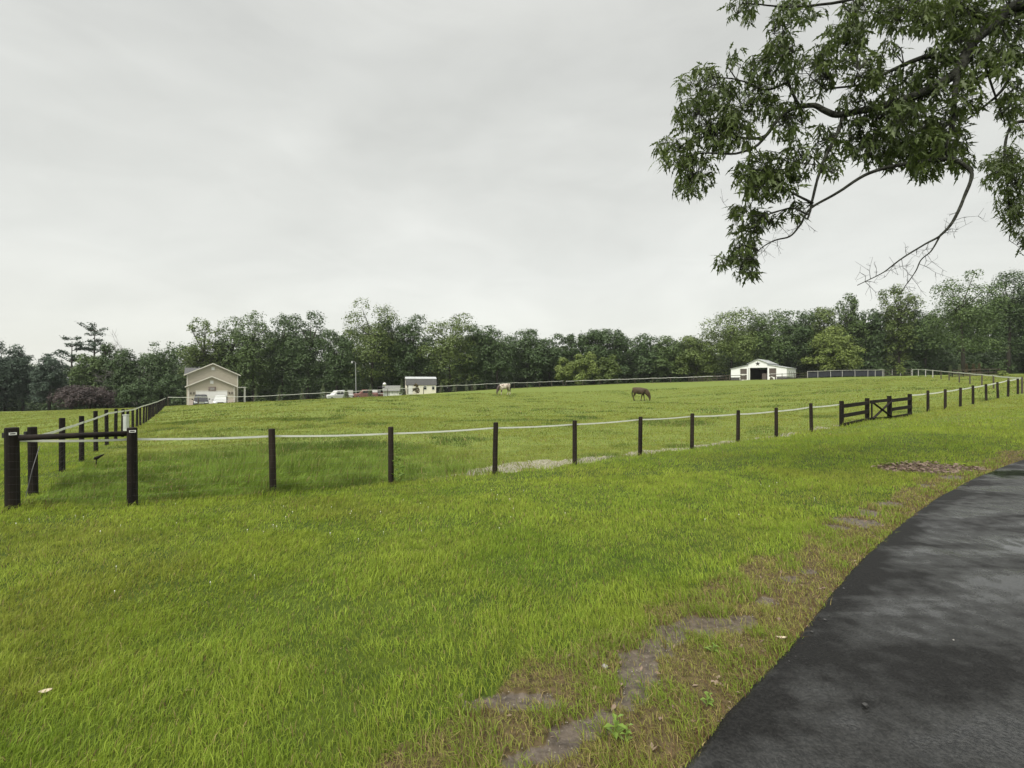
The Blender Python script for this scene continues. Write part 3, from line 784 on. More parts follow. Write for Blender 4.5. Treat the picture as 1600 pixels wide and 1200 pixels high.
# ------------------------------------------------------------------ fences
def post_mesh(x, y, z0, z1, r, name='post', m='post', root=None, square=False, lean=None):
    mb = MB()
    dx, dy = (rnd.uniform(-.028, .028), rnd.uniform(-.028, .028)) if lean is None else lean
    if square:
        mb.box((x, y, (z0 + z1) / 2), (r * 2, r * 2, z1 - z0))
    else:
        mb.tube([(x, y, z0 - .25), (x + dx * .5, y + dy * .5, (z0 + z1) / 2), (x + dx, y + dy, z1 - .012), (x + dx, y + dy, z1)], [r * 1.04, r, r * .97, r * .88], 12)
    return mb.build(name, M[m], root, smooth=False, loc=root.location if root else None)
def ribbon(mb, a, b, sag, h, t=0.003, n=6):
    """one span of fence tape"""
    a, b = np.array(a), np.array(b)
    prev = None
    for i in range(n + 1):
        s = i / n
        p = a + (b - a) * s; p[2] -= sag * 4 * s * (1 - s)
        if prev is not None: mb.beam(prev, p, t, h)
        prev = p
def mesh_wires(mb, A, B, zs, vstep, r):
    """woven wire between two posts; A,B = (x,y,z of ground)"""
    A, B = np.array(A), np.array(B)
    L = np.linalg.norm(B[:2] - A[:2])
    for z in zs: mb.tube([A + (0, 0, z), B + (0, 0, z)], r, 3, False)
    k = int(L / vstep)
    for i in range(k):
        p = A + (B - A) * (i + .5) / k
        mb.tube([p + (0, 0, zs[0]), p + (0, 0, zs[-1])], r * .8, 3, False)

# front fence
p0 = P(20, 797, fd(-.61))
front = thing('fence', 'front wire fence of black round posts with white tape between lawn and pasture', 'fence', tuple(p0))
fpost = []
for i, (t, px, top, bot) in enumerate(FRONT):
    q = P(px, bot, fd(t)); zt = CZ - (top - 600) / F * fd(t)
    r = {0: .082, 1: .071}.get(i, .058 if i < 10 else .060)
    fpost.append((q[0], q[1], q[2], zt, r))
    if not 11 <= i <= 14:
        post_mesh(q[0], q[1], min(q[2], H1(q[0], q[1])) - .02, zt, r, root=front, m='post' if i < 2 else 'line_post')
mb = MB()                                              # brace rail and its tape at the corner
a, b = fpost[0], fpost[1]
mb.tube([(a[0] + .09, a[1], a[3] - .15), (b[0] - .05, b[1], b[3] - .095)], .042, 10)
mb.build('brace_rail', M['post'], front, True, loc=p0)
TAPEY = [(-.61, 20, 689), (0, 207, 687), (1, 427, 682), (2, 611, 678), (3, 773, 669), (4, 898, 663.5), (5, 1000, 656), (6, 1081, 651), (7, 1153, 647.5), (8, 1213, 643), (9, 1268, 636.5),
         (10, 1315, 632)]
T2 = [(12.85, 1421.5, 617.5), (13.8, 1450, 615.5), (14.77, 1477, 612), (15.7, 1500.5, 608.5), (16.5, 1520.5, 605.5), (17.5, 1541, 602), (18.4, 1559.5, 598.5), (19.2, 1575, 595), (20.1, 1590.5, 592.5), (20.7, 1597, 591.5)]
off = np.array([-.02, .07, 0])
for L in (TAPEY, T2):
    tp = MB()
    for (t0, x0, y0), (t1, x1, y1) in zip(L, L[1:]):
        a, b = P(x0, y0, fd(t0)) + off, P(x1, y1, fd(t1)) + off
        ribbon(tp, a, b, .018, .034 if t0 < 6 else .042 + .0022 * (t0 - 6))
    tp.build('tape', M['tape'], front, loc=p0)
zs = [.06, .17, .28, .39, .50, .61, .72, .83, .94]
wm = MB()
for i in range(len(fpost) - 1):
    if i == 11: wm.build('wire_mesh', M['wire'], front, loc=p0); wm = MB()
    if 11 <= i <= 13: continue
    a, b = fpost[i], fpost[i + 1]
    o_ = np.array([.02, -a[4] - .004, 0])
    mesh_wires(wm, np.array([a[0], a[1], a[2]]) + o_, np.array([b[0], b[1], b[2]]) + o_, zs, .16 if i < 5 else .33, .0006)
wm.build('wire_mesh', M['wire'], front, loc=p0)
for i in (0, 1):                                       # white tape clamps on the lawn side of the posts
    a = fpost[i]; w = .080 if i == 0 else .085
    fdir = Vector((-a[0], -a[1], 0)).normalized(); rot = Matrix.Rotation(math.atan2(fdir.x, -fdir.y), 3, 'Z')
    c0 = Vector((a[0], a[1], a[3] - (.085 if i == 0 else .055))) + fdir * (a[4] + .006)
    mb = MB()
    for sx in (-1, 1): mb.box(c0 + rot @ Vector((sx * (w / 2 - .006), 0, 0)), (.012, .02, .034), rot)
    for sz in (-1, 1): mb.box(c0 + rot @ Vector((0, 0, sz * .013)), (w - .024, .02, .009), rot)
    mb.build('insulator', M['white_plastic'], front, loc=p0)
mb = MB()
a = fpost[0]
mb.box((a[0] - a[4] - .014, a[1] - .02, a[3] - .11), (.035, .05, .075))
mb.build('insulator', M['black_plastic'], front, loc=p0, label='black insulator on the corner post')

# board gate and board panels in the front fence
def board_panel(name, label, cat, ia, ib, ends, gate=False):
    a, b = fpost[ia], fpost[ib]
    root = thing(name, label, cat, (a[0], a[1], a[2]))
    for j, e in zip((ia, ib), ends):
        if e:
            q = fpost[j]; post_mesh(q[0], q[1], q[2] - .1, q[3], .058, root=root, square=True)
    A, B = np.array(a[:3]), np.array(b[:3])
    d = (B - A) / np.linalg.norm(B - A); A = A + d * .02; B = B - d * .02
    fw = np.array([d[1], -d[0], 0.]) * .085
    ha, hb = a[3] - a[2], b[3] - b[2]
    if not gate:
        for f in (.80, .42, .06):
            mb = MB(); mb.beam(A + fw + (0, 0, ha * f), B + fw + (0, 0, hb * f), .03, .15); mb.build('rail', M['post'], root, loc=a)
    else:
        A = A + d * .045; B = B - d * .045
        for f in (.83, .06):
            mb = MB(); mb.beam(A + fw + (0, 0, ha * f), B + fw + (0, 0, hb * f), .03, .13); mb.build('rail', M['post'], root, loc=a)
        for e in (0, 1):
            p = (A, B)[e] + d * (.055 if e == 0 else -.055); h = (ha, hb)[e]
            mb = MB(); mb.beam(p + fw * 1.4 + (0, 0, h * .02), p + fw * 1.4 + (0, 0, h * .9), .10, .03, up=(d[1], -d[0], 0)); mb.build('stile', M['post'], root, loc=a)
        for s in (0, 1):
            u = A + d * .1; v = B - d * .1
            mb = MB()
            mb.beam(u + fw * (1.75 + .25 * s) + (0, 0, ha * (.78 if s else .1)), v + fw * (1.75 + .25 * s) + (0, 0, hb * (.1 if s else .78)), .022, .10, up=(d[1], -d[0], .001)); mb.build('cross_brace', M['post'], root, loc=a)
    return root
board_panel('board_fence', 'black three rail board panel on the near side of the cross braced gate', 'fence panel', 11, 12, (1, 1))
board_panel('field_gate', 'black board gate with an X brace between two board panels', 'gate', 12, 13, (0, 0), True)
board_panel('board_fence', 'black three rail board panel on the far side of the cross braced gate', 'fence panel', 13, 14, (1, 1))

# left fence
p0 = P(lpx(-1), lbot(-1), ld(-1))
leftf = thing('fence', 'left wire fence of black posts and white tape running back to the tan house', 'fence', tuple(p0))
lp = []
for t in LEFT_T:
    q = P(lpx(t), lbot(t), ld(t)); zt = CZ - (ltop(t) - 600) / F * ld(t)
    lp.append((q[0], q[1], q[2], zt))
    post_mesh(q[0], q[1], min(q[2], H1(q[0], q[1])) - .02, zt, .069 if t == -1 else .056, root=leftf)
LT = [(20, 681, 6.9), (60, 680, 8.7), (97, 669, 10.55), (126, 660, 12.5)] + [(lpx(t), y, ld(t)) for t, y in ((2, 652), (3, 645.5), (4, 643.5), (5, 642.0), (6, 640.8), (7, 639.5), (8, 637.2), (9, 634.9), (10, 633.7), (11, 632.5), (12, 631.5), (14, 629.5), (16, 628), (18, 626.5), (20, 625), (22.5, 623.3), (25, 622.2))]
tp = MB()
for q0, q1 in zip(LT, LT[1:]):
    a, b = P(*q0) + (.08, -.02, 0), P(*q1) + (.08, -.02, 0)
    ribbon(tp, a, b, .01, .040 + .0010 * q0[2], n=4)
tp.build('tape', M['tape'], leftf, loc=p0)
wm = MB()
for a, b in zip(lp, lp[1:]):
    mesh_wires(wm, np.array(a[:3]) + (.07, 0, 0), np.array(b[:3]) + (.07, 0, 0), zs, .33, .0007)
wm.build('wire_mesh', M['wire'], leftf, loc=p0)
mb = MB()
mb.tube([P(62, 697, 8.45), P(50, 735, 8.3), P(40, 777, 8.2)], .0065, 5)
mb.build('brace_wire', M['wire'], leftf, loc=p0)
mb = MB(); a = lp[0]; mb.box((a[0] - .10, a[1] - .02, a[3] - .13), (.05, .07, .10))
mb.build('insulator', M['black_plastic'], leftf, loc=p0)
# pale charger box beside a post of the left fence
q = P(197, 673, 20.4)
bx = thing('charger_box', 'pale grey upright box standing among posts of the left fence', 'box', tuple(q))
mb = MB(); mb.box((0, 0, .33), (.15, .14, .66)); mb.box((0, -.005, .68), (.18, .17, .04)); mb.build('cabinet', M['grey_box'], bx)
mb = MB(); mb.box((0, -.076, .36), (.11, .012, .46)); mb.build('door', M['grey_box'], bx)
# dark stick in the long grass
q = P(153, 715, 11.5); q[2] = max(q[2], H1(q[0], q[1]) + .12)
stk = MB()
stk.tube([q + (-.09, 0, -.035), q + (-.05, 0, -.015), q + (0, 0, .005), q + (.12, .03, .075)], [.02, .045, .04, .012], 7)
stk.tube([q + (-.03, 0, 0), q + (-.06, .02, -.22)], [.012, .010], 5)
tag(stk.build('branch_stub', M['post'], smooth=True), 'short black broken stick in the long grass behind the brace rail', 'stick')

# far fence
def far_fence(name, label, A, B, n, ztop, r, m, tape_h, first_gap=0):
    A, B = np.array(A), np.array(B)
    root = thing(name, label, 'fence', (A[0], A[1], H1(*A)))
    loc = root.location.copy()
    tops = []
    for i in range(n):
        p = A + (B - A) * i / (n - 1); z = H1(*p)
        post_mesh(p[0], p[1], z - .05, z + ztop, r, m=m, root=root)
        tops.append((p[0], p[1], z + ztop - .08))
    tp = MB()
    for a, b in zip(tops, tops[1:]):
        d = np.array([b[0] - a[0], b[1] - a[1], 0]); d /= np.linalg.norm(d); o_ = np.array([d[1], -d[0], 0]) * (r + .01)
        ribbon(tp, np.array(a) + o_, np.array(b) + o_, .05, tape_h, n=3)
    tp.build('tape', M['tape'], root, loc=loc)
    wm = MB()
    for a, b in zip(tops, tops[1:]):
        for z in (.3, .6, .9): wm.tube([(a[0], a[1], a[2] - z), (b[0], b[1], b[2] - z)], .002, 3, False)
    wm.build('wire_mesh', M['wire'], root, loc=loc)
    return root
far_fence('fence', 'far thin wire fence with white tape before house, sheds and dark wood', FA, FB, 22, 1.27, .055, 'brown_post', .07)
far_fence('fence', 'far wire fence stretch on the rise between the pinto horse and white barn', FB + [.6, .3], (46.5, 94.5), 11, 1.15, .055, 'brown_post', .065)
# side fence on the right
sroot = thing('fence', 'right hand side fence of weathered brown posts climbing back to the wood', 'fence', (33.4, 31, H1(33.4, 31)))
tops = []
for px, top, bot in SIDE:
    d = side_depth(px); x, y = (px - 800) / F * d, d
    z0 = H1(x, y); zt = CZ - (top - 600) / F * d
    post_mesh(x, y, z0 - .05, max(zt, z0 + .9), .055, m='brown_post' if px > 1460 else 'pale_post', root=sroot)
    tops.append((x, y, max(zt, z0 + .9) - .06))
tp = MB()
for a, b in zip(tops, tops[1:]): ribbon(tp, np.array(a) + (-.07, -.02, 0), np.array(b) + (-.07, -.02, 0), .03, .085, n=3)
tp.build('tape', M['tape'], sroot, loc=sroot.location)
wm = MB()
for a, b in zip(tops, tops[1:]):
    for z in (.3, .6, .85): wm.tube([(a[0], a[1], a[2] - z), (b[0], b[1], b[2] - z)], .0018, 3, False)
wm.build('wire_mesh', M['wire'], sroot, loc=sroot.location)
# pen beside the barn: dark windbreak cloth below a pale rail
def pen(name, label, pts, top, m_post, cloth=True, rail=True):
    pts = [np.array(p) for p in pts]
    z0 = H1(*pts[0]); root = thing(name, label, 'fence', (pts[0][0], pts[0][1], z0)); loc = root.location.copy()
    gs = [H1(*p) for p in pts]
    for p, z in zip(pts, gs): post_mesh(p[0], p[1], z - .05, z + top, .05, m=m_post, root=root)
    if rail:
        mb = MB()
        for (p, z), (q, w) in zip(zip(pts, gs), zip(pts[1:], gs[1:])): mb.beam((p[0], p[1] - .09, z + top - .09), (q[0], q[1] - .09, w + top - .09), .04, .075)
        mb.build('top_rail', M['pen_rail'], root, loc=loc)
    mb = MB()
    for (p, z), (q, w) in zip(zip(pts, gs), zip(pts[1:], gs[1:])):
        if cloth: mb.beam((p[0], p[1] + .07, z + top * .5 - .03), (q[0], q[1] + .07, w + top * .5 - .03), .02, top * .72)
        else:
            for f in (.9, .5, .15): mb.beam((p[0], p[1] - .1, z + top * f), (q[0], q[1] - .1, w + top * f), .03, .10)
    mb.build('windbreak' if cloth else 'rail', M['pen_blue'] if cloth else M['brown_post'], root, loc=loc)
    return root
def W2(px, d): return ((px - 800) / F * d, d)
pen('pen_fence', 'low paddock fence with dark blue cloth and pale top rail beside white barn', [W2(px, d) for px, d in ((1262, 93), (1278, 93), (1298, 93.3), (1316, 93.6), (1336, 94), (1356, 94), (1367.5, 94), (1379, 94))], 1.42, 'pale_post')
pen('pen_fence', 'dark rail fence between the pale railed paddock and side fence', [W2(px, d) for px, d in ((1381, 94.2), (1394, 94), (1407, 93.5), (1424, 92))], 1.38, 'pale_post', cloth=False, rail=False)
pen('pen_fence', 'dark rail fence across the front of the white barn', [W2(px, d) for px, d in ((1080, 98), (1098, 97), (1120, 95), (1140, 92.5), (1158, 90.5))], 1.2, 'brown_post', cloth=False, rail=False)
pen('pen_fence', 'dark rail fence from the barn corner to the blue clothed paddock', [W2(px, d) for px, d in ((1204, 87.5), (1222, 87), (1242, 89), (1261, 92))], 1.15, 'brown_post', cloth=False, rail=False)
pen('pen_fence', 'low dark rail fence behind the side fence by young brown conifers', [W2(px, d) for px, d in ((1488, 66), (1505.5, 66), (1525, 66), (1545, 67), (1562, 68))], 1.05, 'post', cloth=False, rail=False)

# ------------------------------------------------------------------ buildings
def face(px, d, extra=0.0):
    x, y = W2(px, d)
    return (x, y, H1(x, y)), -math.atan2(x, y) + extra
def gable_slabs(mb, x0, x1, y0, y1, ze, zp, ov=.35, th=.12):
    xm = (x0 + x1) / 2; k = (zp - ze) / (xm - x0)
    for s in (-1, 1):
        xe = x0 - ov if s < 0 else x1 + ov
        poly = [(xe, ze - k * ov), (xm, zp), (xm, zp + th), (xe, ze - k * ov + th)]
        mb.prism(poly, 'y', y0 - ov, y1 + ov)
def rake(mb, x0, x1, y, ze, zp, ov=.35, w=.17, th=.05):
    xm = (x0 + x1) / 2; k = (zp - ze) / (xm - x0)
    for s in (-1, 1):
        xe = x0 - ov if s < 0 else x1 + ov
        mb.prism([(xe, ze - k * ov - w + .13), (xm, zp - w + .13), (xm, zp + .135), (xe, ze - k * ov + .135)], 'y', y - ov - th, y - ov)
# tan house
loc, rz = face(331, 71.5)
loc = (loc[0], loc[1], CZ - 38 / F * 71.5)
hs = thing('house', 'tan two gabled house with attached garage at the far end of left fence', 'house', loc, rz)
C = math.cos(math.atan2(*W2(331, 71.5)))            # a plane facing the viewer looks this much narrower
g0, g1 = -3.0, 3.0; ge, gp = 3.35, 4.75
m0, m1 = -3.3, 3.62; me_, mp_ = 5.15, 6.85
mb = MB(); mb.prism([(g0, 0), (g1, 0), (g1, ge), (0, gp), (g0, ge)], 'y', 0, 4.2); mb.build('wall', M['siding'], hs)
mb = MB(); mb.prism([(m0, 0), (m1, 0), (m1, me_), ((m0 + m1) / 2, mp_), (m0, me_)], 'y', 4.2, 13); mb.build('wall', M['siding'], hs)
mb = MB(); gable_slabs(mb, g0, g1, 0, 3.84, ge, gp); mb.build('roof', M['shingle'], hs)
mb = MB(); gable_slabs(mb, m0, m1, 4.2, 13, me_, mp_)
mb.prism([(8.4, me_ - .1), (11.2, 6.4), (12.9, me_), (12.9, me_ - .1)], 'x', m0 - .5, m0 + 1.7); mb.build('roof', M['shingle'], hs)
mb = MB(); rake(mb, g0, g1, 0, ge, gp); rake(mb, m0, m1, 4.2, me_, mp_)
for x in (g0 + .09, g1 - .09): mb.box((x, -.03, ge / 2 - .05), (.15, .06, ge - .15))
for x in (m0 + .1, m1 - .1): mb.box((x, 4.17, me_ / 2 - .05), (.15, .06, me_ - .15))
mb.box((-.0, -.025, 2.63), (4.1, .05, .16)); mb.build('trim', M['trim'], hs)
mb = MB(); mb.box((0, -.02, 1.27), (4.0, .05, 2.54)); mb.build('garage_door', M['white'], hs)
for x in (-2.42, 2.42):
    mb = MB(); mb.box((x, -.04, .65), (.8, .08, 1.3)); mb.build('brick_base', M['brick'], hs)
for x, y, z, s in ((0, -.03, 3.95, .42), ((m0 + m1) / 2, 4.17, 6.1, .42)):
    mb = MB(); mb.box((x, y, z), (s, .06, s * 1.15)); mb.build('gable_vent', M['white'], hs)
mb = MB(); mb.box((.05, -.06, 2.95), (.95, .06, .62)); pl = mb.build('plaque', M['plaque'], hs)
mb = MB(); mb.box((.05, -.10, 2.95), (.55, .02, .34)); mb.build('picture', M['stone'], pl)
for x in (-2.62, -2.25, 2.25, 2.62):
    mb = MB(); mb.box((x, -.09, 2.25), (.13, .14, .24)); mb.box((x, -.06, 2.41), (.17, .1, .05)); mb.build('wall_lamp', M['lamp_dark'], hs)
mb = MB(); mb.box((m1 + .55, 6.2, 3.1), (1.25, 2.6, .14)); mb.build('porch_roof', M['white'], hs)
for y in (5.05, 7.3):
    mb = MB(); mb.box((m1 + 1.0, y, 1.52), (.16, .16, 3.0)); mb.build('porch_post', M['white'], hs)
mb = MB(); mb.box((m1 + .62, 6.2, .2), (1.2, 2.5, .4)); mb.build('porch_floor', M['concrete'], hs)
mb = MB(); mb.box((m1 + .02, 6.3, 1.75), (.05, .9, 2.1)); mb.build('door', M['glass'], hs)
mb = MB()
ca, sa = math.cos(rz), math.sin(rz)
for (u, v) in ((-3.6, -9), (4.2, -9), (4.2, -.06), (-3.6, -.06)): pass
pad = [(loc[0] + ca * u - sa * v, loc[1] + sa * u + ca * v) for u in np.linspace(-3.6, 4.4, 7) for v in np.linspace(-7.5, -.1, 7)]
pz = H([p[0] for p in pad], [p[1] for p in pad])
apron = np_mesh('parking_pad', np.array([(p[0], p[1], z + .03) for p, z in zip(pad, pz)]), [np.array([(i * 7 + j, (i + 1) * 7 + j, (i + 1) * 7 + j + 1, i * 7 + j + 1) for i in range(6) for j in range(6)])], M['concrete'])
tag(apron, kind='structure')

# sheds
def shed_gambrel():
    loc, rz = face(657, 84, .10)
    s = thing('shed', 'cream garden shed with gambrel roof of dark slopes and pale top', 'shed', loc, rz)
    L, D = 5.1, 3.0; e = 1.75
    prof = [(-D / 2, 0), (D / 2, 0), (D / 2, e), (D / 2 - .45, e + .95), (0, e + 1.25), (-D / 2 + .45, e + .95), (-D / 2, e)]
    mb = MB(); mb.prism(prof, 'x', -L / 2, L / 2); mb.build('wall', M['cream'], s)
    for sgn in (-1, 1):
        mb = MB()
        y0, y1 = sgn * (D / 2 + .08), sgn * (D / 2 - .45)
        mb.prism([(y0, e - .12), (y1, e + .95), (y1, e + 1.02), (y0 + sgn * .04, e - .08)], 'x', -L / 2 - .12, L / 2 + .12); mb.build('lower_roof', M['shingle'], s)
    mb = MB(); mb.prism([(-D / 2 + .38, e + .955), (0, e + 1.28), (D / 2 - .38, e + .955), (D / 2 - .38, e + 1.03), (0, e + 1.37), (-D / 2 + .38, e + 1.03)], 'x', -L / 2 - .14, L / 2 + .14); mb.build('upper_roof', M['light_metal'], s)
    for x in (.65, 2.05):
        mb = MB(); mb.box((x, -D / 2 - .015, 1.18), (.42, .03, .6)); w = mb.build('window', M['glass'], s)
        mb = MB()
        for sx in (-1, 1): mb.box((x + sx * .245, -D / 2 - .03, 1.18), (.05, .05, .7))
        for sz in (-1, 1): mb.box((x, -D / 2 - .03, 1.18 + sz * .325), (.44, .05, .05))
        mb.build('frame', M['white'], w)
    mb = MB(); mb.box((-1.85, -D / 2 - .02, .88), (.75, .04, 1.65)); d_ = mb.build('door', M['white'], s)
    mb = MB(); mb.box((-2.32, -D / 2 - .02, .95), (.14, .05, 1.7)); mb.build('shutter', M['star'], s)
    mb = MB(); mb.box((-L / 2 - .015, 0, 1.9), (.03, .4, .5)); mb.build('gable_vent', M['star'], s)
    return s
shed_gambrel()
loc, rz = face(613.5, 83, .05)
s = thing('shed', 'low shed with weathered grey roof and white double doors left of cream shed', 'shed', loc, rz)
mb = MB(); mb.prism([(-1.1, 0), (1.1, 0), (1.1, 1.15), (0, 1.9), (-1.1, 1.15)], 'x', -1.6, 1.6); mb.build('wall', M['grey_box'], s)
for sg in (-1, 1):
    mb = MB(); mb.prism([(sg * 1.35, 1.0), (0, 1.93), (0, 2.0), (sg * 1.35, 1.07)], 'x', -1.75, 1.75); mb.build('roof', M['grey_shingle'], s)
for x in (-.1, .75):
    mb = MB(); mb.box((x, -1.12, .58), (.8, .04, 1.05)); w = mb.build('door', M['white'], s)
    mb = MB(); mb.box((x, -1.145, .78), (.3, .02, .4)); mb.build('pane', M['grey_box'], w)
q = P(601, 604, 81.5)
mb = MB()
dish = thing('satellite_dish', 'small round white dish on a pole before the grey roofed shed', 'dish', (q[0], q[1], H1(q[0], q[1])))
hz = q[2] - H1(q[0], q[1]) + .4
mb.tube([(0, 0, -.1), (0, 0, hz)], .03, 6); mb.build('pole', M['galv'], dish)
mb = MB(); mb.tube([(0, -.12, hz), (0, -.08, hz), (0, -.02, hz)], [.30, .22, .04], 14); mb.build('reflector', M['white_plastic'], dish, True)
# open dark crate/lean-to beside the sheds
loc, rz = face(595.5, 82)
s = thing('run_in_box', 'small dark open fronted shelter between red trailer and grey roofed shed', 'shelter', loc, rz)
mb = MB(); mb.box((0, .5, 1.9), (1.2, 1.3, .08)); mb.build('roof', M['shingle'], s)
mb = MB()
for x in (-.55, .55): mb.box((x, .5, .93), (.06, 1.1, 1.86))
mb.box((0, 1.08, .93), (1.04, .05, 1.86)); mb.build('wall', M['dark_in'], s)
mb = MB(); mb.box((0, .0, .75), (1.0, .05, .12)); mb.build('rail', M['pen_rail'], s)

# barn: raised centre aisle, two wings, black star
b_l, b_r = np.array([45.3, 98.0]), np.array([52.8, 91.0])
mid = (b_l + b_r) / 2; dv = (b_r - b_l); BW = float(np.linalg.norm(dv)); rzb = math.atan2(dv[1], dv[0])
zb = H1(*mid)
zb = min(zb, CZ + 5.8 / F * 94.5)
bn = thing('barn', 'white horse barn with raised centre roof, open aisle and black star', 'barn', (mid[0], mid[1], zb), rzb)
hw = BW / 2; cw = 1.75; we, wi, ce, cp = 2.35, 3.05, 3.35, 4.15; D = 7.2
# front walls in pieces around the openings: (x0,x1,z0,z1)
def wallbox(mb, x0, x1, z0, z1, y0=0, y1=.12): mb.box(((x0 + x1) / 2, (y0 + y1) / 2, (z0 + z1) / 2), (x1 - x0, y1 - y0, z1 - z0))
mb = MB()
for sg in (-1, 1):
    # sloping wing front: outer strip above wainscot, strip over stall, jambs
    xo, xi = hw, cw
    zt = lambda x: we + (wi - we) * (xo - x) / (xo - xi)
    sx0, sx1 = 1.95, 3.40
    mb.prism([(sg * xo, .62), (sg * sx1, .62), (sg * sx1, zt(sx1)), (sg * xo, we)], 'y', 0, .12)
    mb.prism([(sg * sx1, 2.45), (sg * xi, 2.45), (sg * xi, wi), (sg * sx1, zt(sx1))], 'y', .0, .12)
    mb.prism([(sg * xi, 0), (sg * sx0, 0), (sg * sx0, 2.45), (sg * xi, 2.45)], 'y', 0, .12)
    mb.prism([(sg * xo, .62), (sg * (xo - .12), .62), (sg * (xo - .12), we), (sg * xo, we)], 'y', .12, D)
mb.prism([(-cw, 2.5), (cw, 2.5), (cw, ce), (0, cp), (-cw, ce)], 'y', -.03, .10)
mb.prism([(-cw, wi), (-cw + .1, wi), (-cw + .1, ce), (-cw, ce)], 'y', .1, D)
mb.prism([(cw - .1, wi), (cw, wi), (cw, ce), (cw - .1, ce)], 'y', .1, D)
mb.build('wall', M['barn_white'], bn)
mb = MB()
for sg in (-1, 1):
    mb.prism([(sg * hw, 0), (sg * 3.4, 0), (sg * 3.4, .62), (sg * hw, .62)], 'y', -.01, .11)
    mb.prism([(sg * hw, 0), (sg * (hw - .11), 0), (sg * (hw - .11), .62), (sg * hw, .62)], 'y', .11, D)
mb.build('wainscot', M['barn_dark'], bn)
for sg in (-1, 1):
    mb = MB(); mb.prism([(sg * (hw + .12), we - .02), (sg * cw, wi + .02), (sg * cw, wi + .1), (sg * (hw + .12), we + .06)], 'y', -.18, D + .15); mb.build('wing_roof', M['light_metal'], bn)
    mb = MB(); mb.prism([(sg * (cw + .25), ce - .10), (0, cp + .03), (0, cp + .11), (sg * (cw + .25), ce - .02)], 'y', -.25, D + .15); mb.build('centre_roof', M['light_metal'], bn)
    for z0, z1, nm in ((.12, 1.12, 'lower_door'), (1.27, 2.33, 'upper_door')):
        mb = MB(); wallbox(mb, *sorted((sg * 2.05, sg * 3.3)), z0, z1, .03, .08); mb.build(nm, M['stall'], bn)
    mb = MB()
    wallbox(mb, *sorted((sg * 1.95, sg * 2.05)), 0.0, 2.45, -.02, .06); wallbox(mb, *sorted((sg * 3.3, sg * 3.42)), 0.0, 2.45, -.02, .06)
    for z0, z1 in ((0, .12), (1.12, 1.27), (2.33, 2.46)): wallbox(mb, *sorted((sg * 2.05, sg * 3.3)), z0, z1, -.02, .06)
    mb.build('door_frame', M['white'], bn)
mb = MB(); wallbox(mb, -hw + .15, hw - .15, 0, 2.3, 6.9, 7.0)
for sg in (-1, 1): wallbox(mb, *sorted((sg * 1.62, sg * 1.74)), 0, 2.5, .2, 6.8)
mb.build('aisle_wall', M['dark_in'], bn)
mb = MB(); wallbox(mb, .75, 1.6, 0, 1.35, .05, .12); mb.build('aisle_gate', M['stall'], bn)
mb = MB(); wallbox(mb, -1.66, -1.45, 0, 2.5, -.05, .09); mb.build('sliding_door', M['white'], bn)
pts = []
for i in range(10):
    a = math.pi / 2 + i * math.pi / 5; r_ = .48 if i % 2 == 0 else .19
    pts.append((r_ * math.cos(a), 3.32 + r_ * math.sin(a)))
mb = MB(); mb.prism(pts, 'y', -.075, -.035); mb.build('star', M['star'], bn)
for y in (2.0, 3.6, 5.2):
    mb = MB(); mb.box((hw + .01, y, 1.35), (.04, .7, .8)); mb.build('window', M['grey_box'], bn)
# white arched jump block leaning near the stall
loc_ = bn.matrix_basis @ Vector((2.75, -1.0, 0))
jb = MB()
jx, jy = loc_.x, loc_.y; jz = H1(jx, jy)
arch = [(math.cos(a), math.sin(a)) for a in np.linspace(0, math.pi, 9)]
poly = [(.55 * c, .15 + .5 * s) for c, s in arch] + [(-.55, 0), (-.34, 0)] + [(.34 * c, .12 + .32 * s) for c, s in reversed(arch)] + [(.34, 0), (.55, 0)]
n_ = len(poly)
outer = [(.55 * c, .15 + .5 * s) for c, s in arch]; inner = [(.34 * c, .12 + .32 * s) for c, s in arch]
outer = [(.55, 0)] + outer + [(-.55, 0)]; inner = [(.34, 0)] + inner + [(-.34, 0)]
for (a, b, c, d_) in zip(outer, outer[1:], inner[1:], inner): jb.prism([a, b, c, d_], 'y', -.15, .15)
jo = jb.build('calf_arch', M['white_plastic']); jo.location = (jx, jy, jz); jo.rotation_euler = (0, 0, rzb)
tag(jo, 'white arched tub edge standing before the right stall of the barn', 'arch')

# light pole
q = W2(556.5, 82); z0 = H1(*q)
lpz = thing('light_pole', 'tall grey yard light pole standing alone before the dark trees', 'light pole', (q[0], q[1], z0))
hp = CZ + (600 - 566) / F * 82 - z0
mb = MB(); mb.tube([(0, 0, -.2), (-.05, 0, hp * .5), (-.12, 0, hp)], [.085, .07, .055], 8); mb.build('pole', M['galv'], lpz)
mb = MB(); mb.tube([(-.12, 0, hp - .1), (-.3, -.1, hp + .15), (-.62, -.25, hp + .1)], .035, 6); mb.build('arm', M['galv'], lpz)
mb = MB(); mb.tube([(-.62, -.25, hp + .18), (-.62, -.25, hp + .05), (-.62, -.25, hp - .18)], [.08, .15, .20], 8); mb.build('lamp_head', M['galv'], lpz)

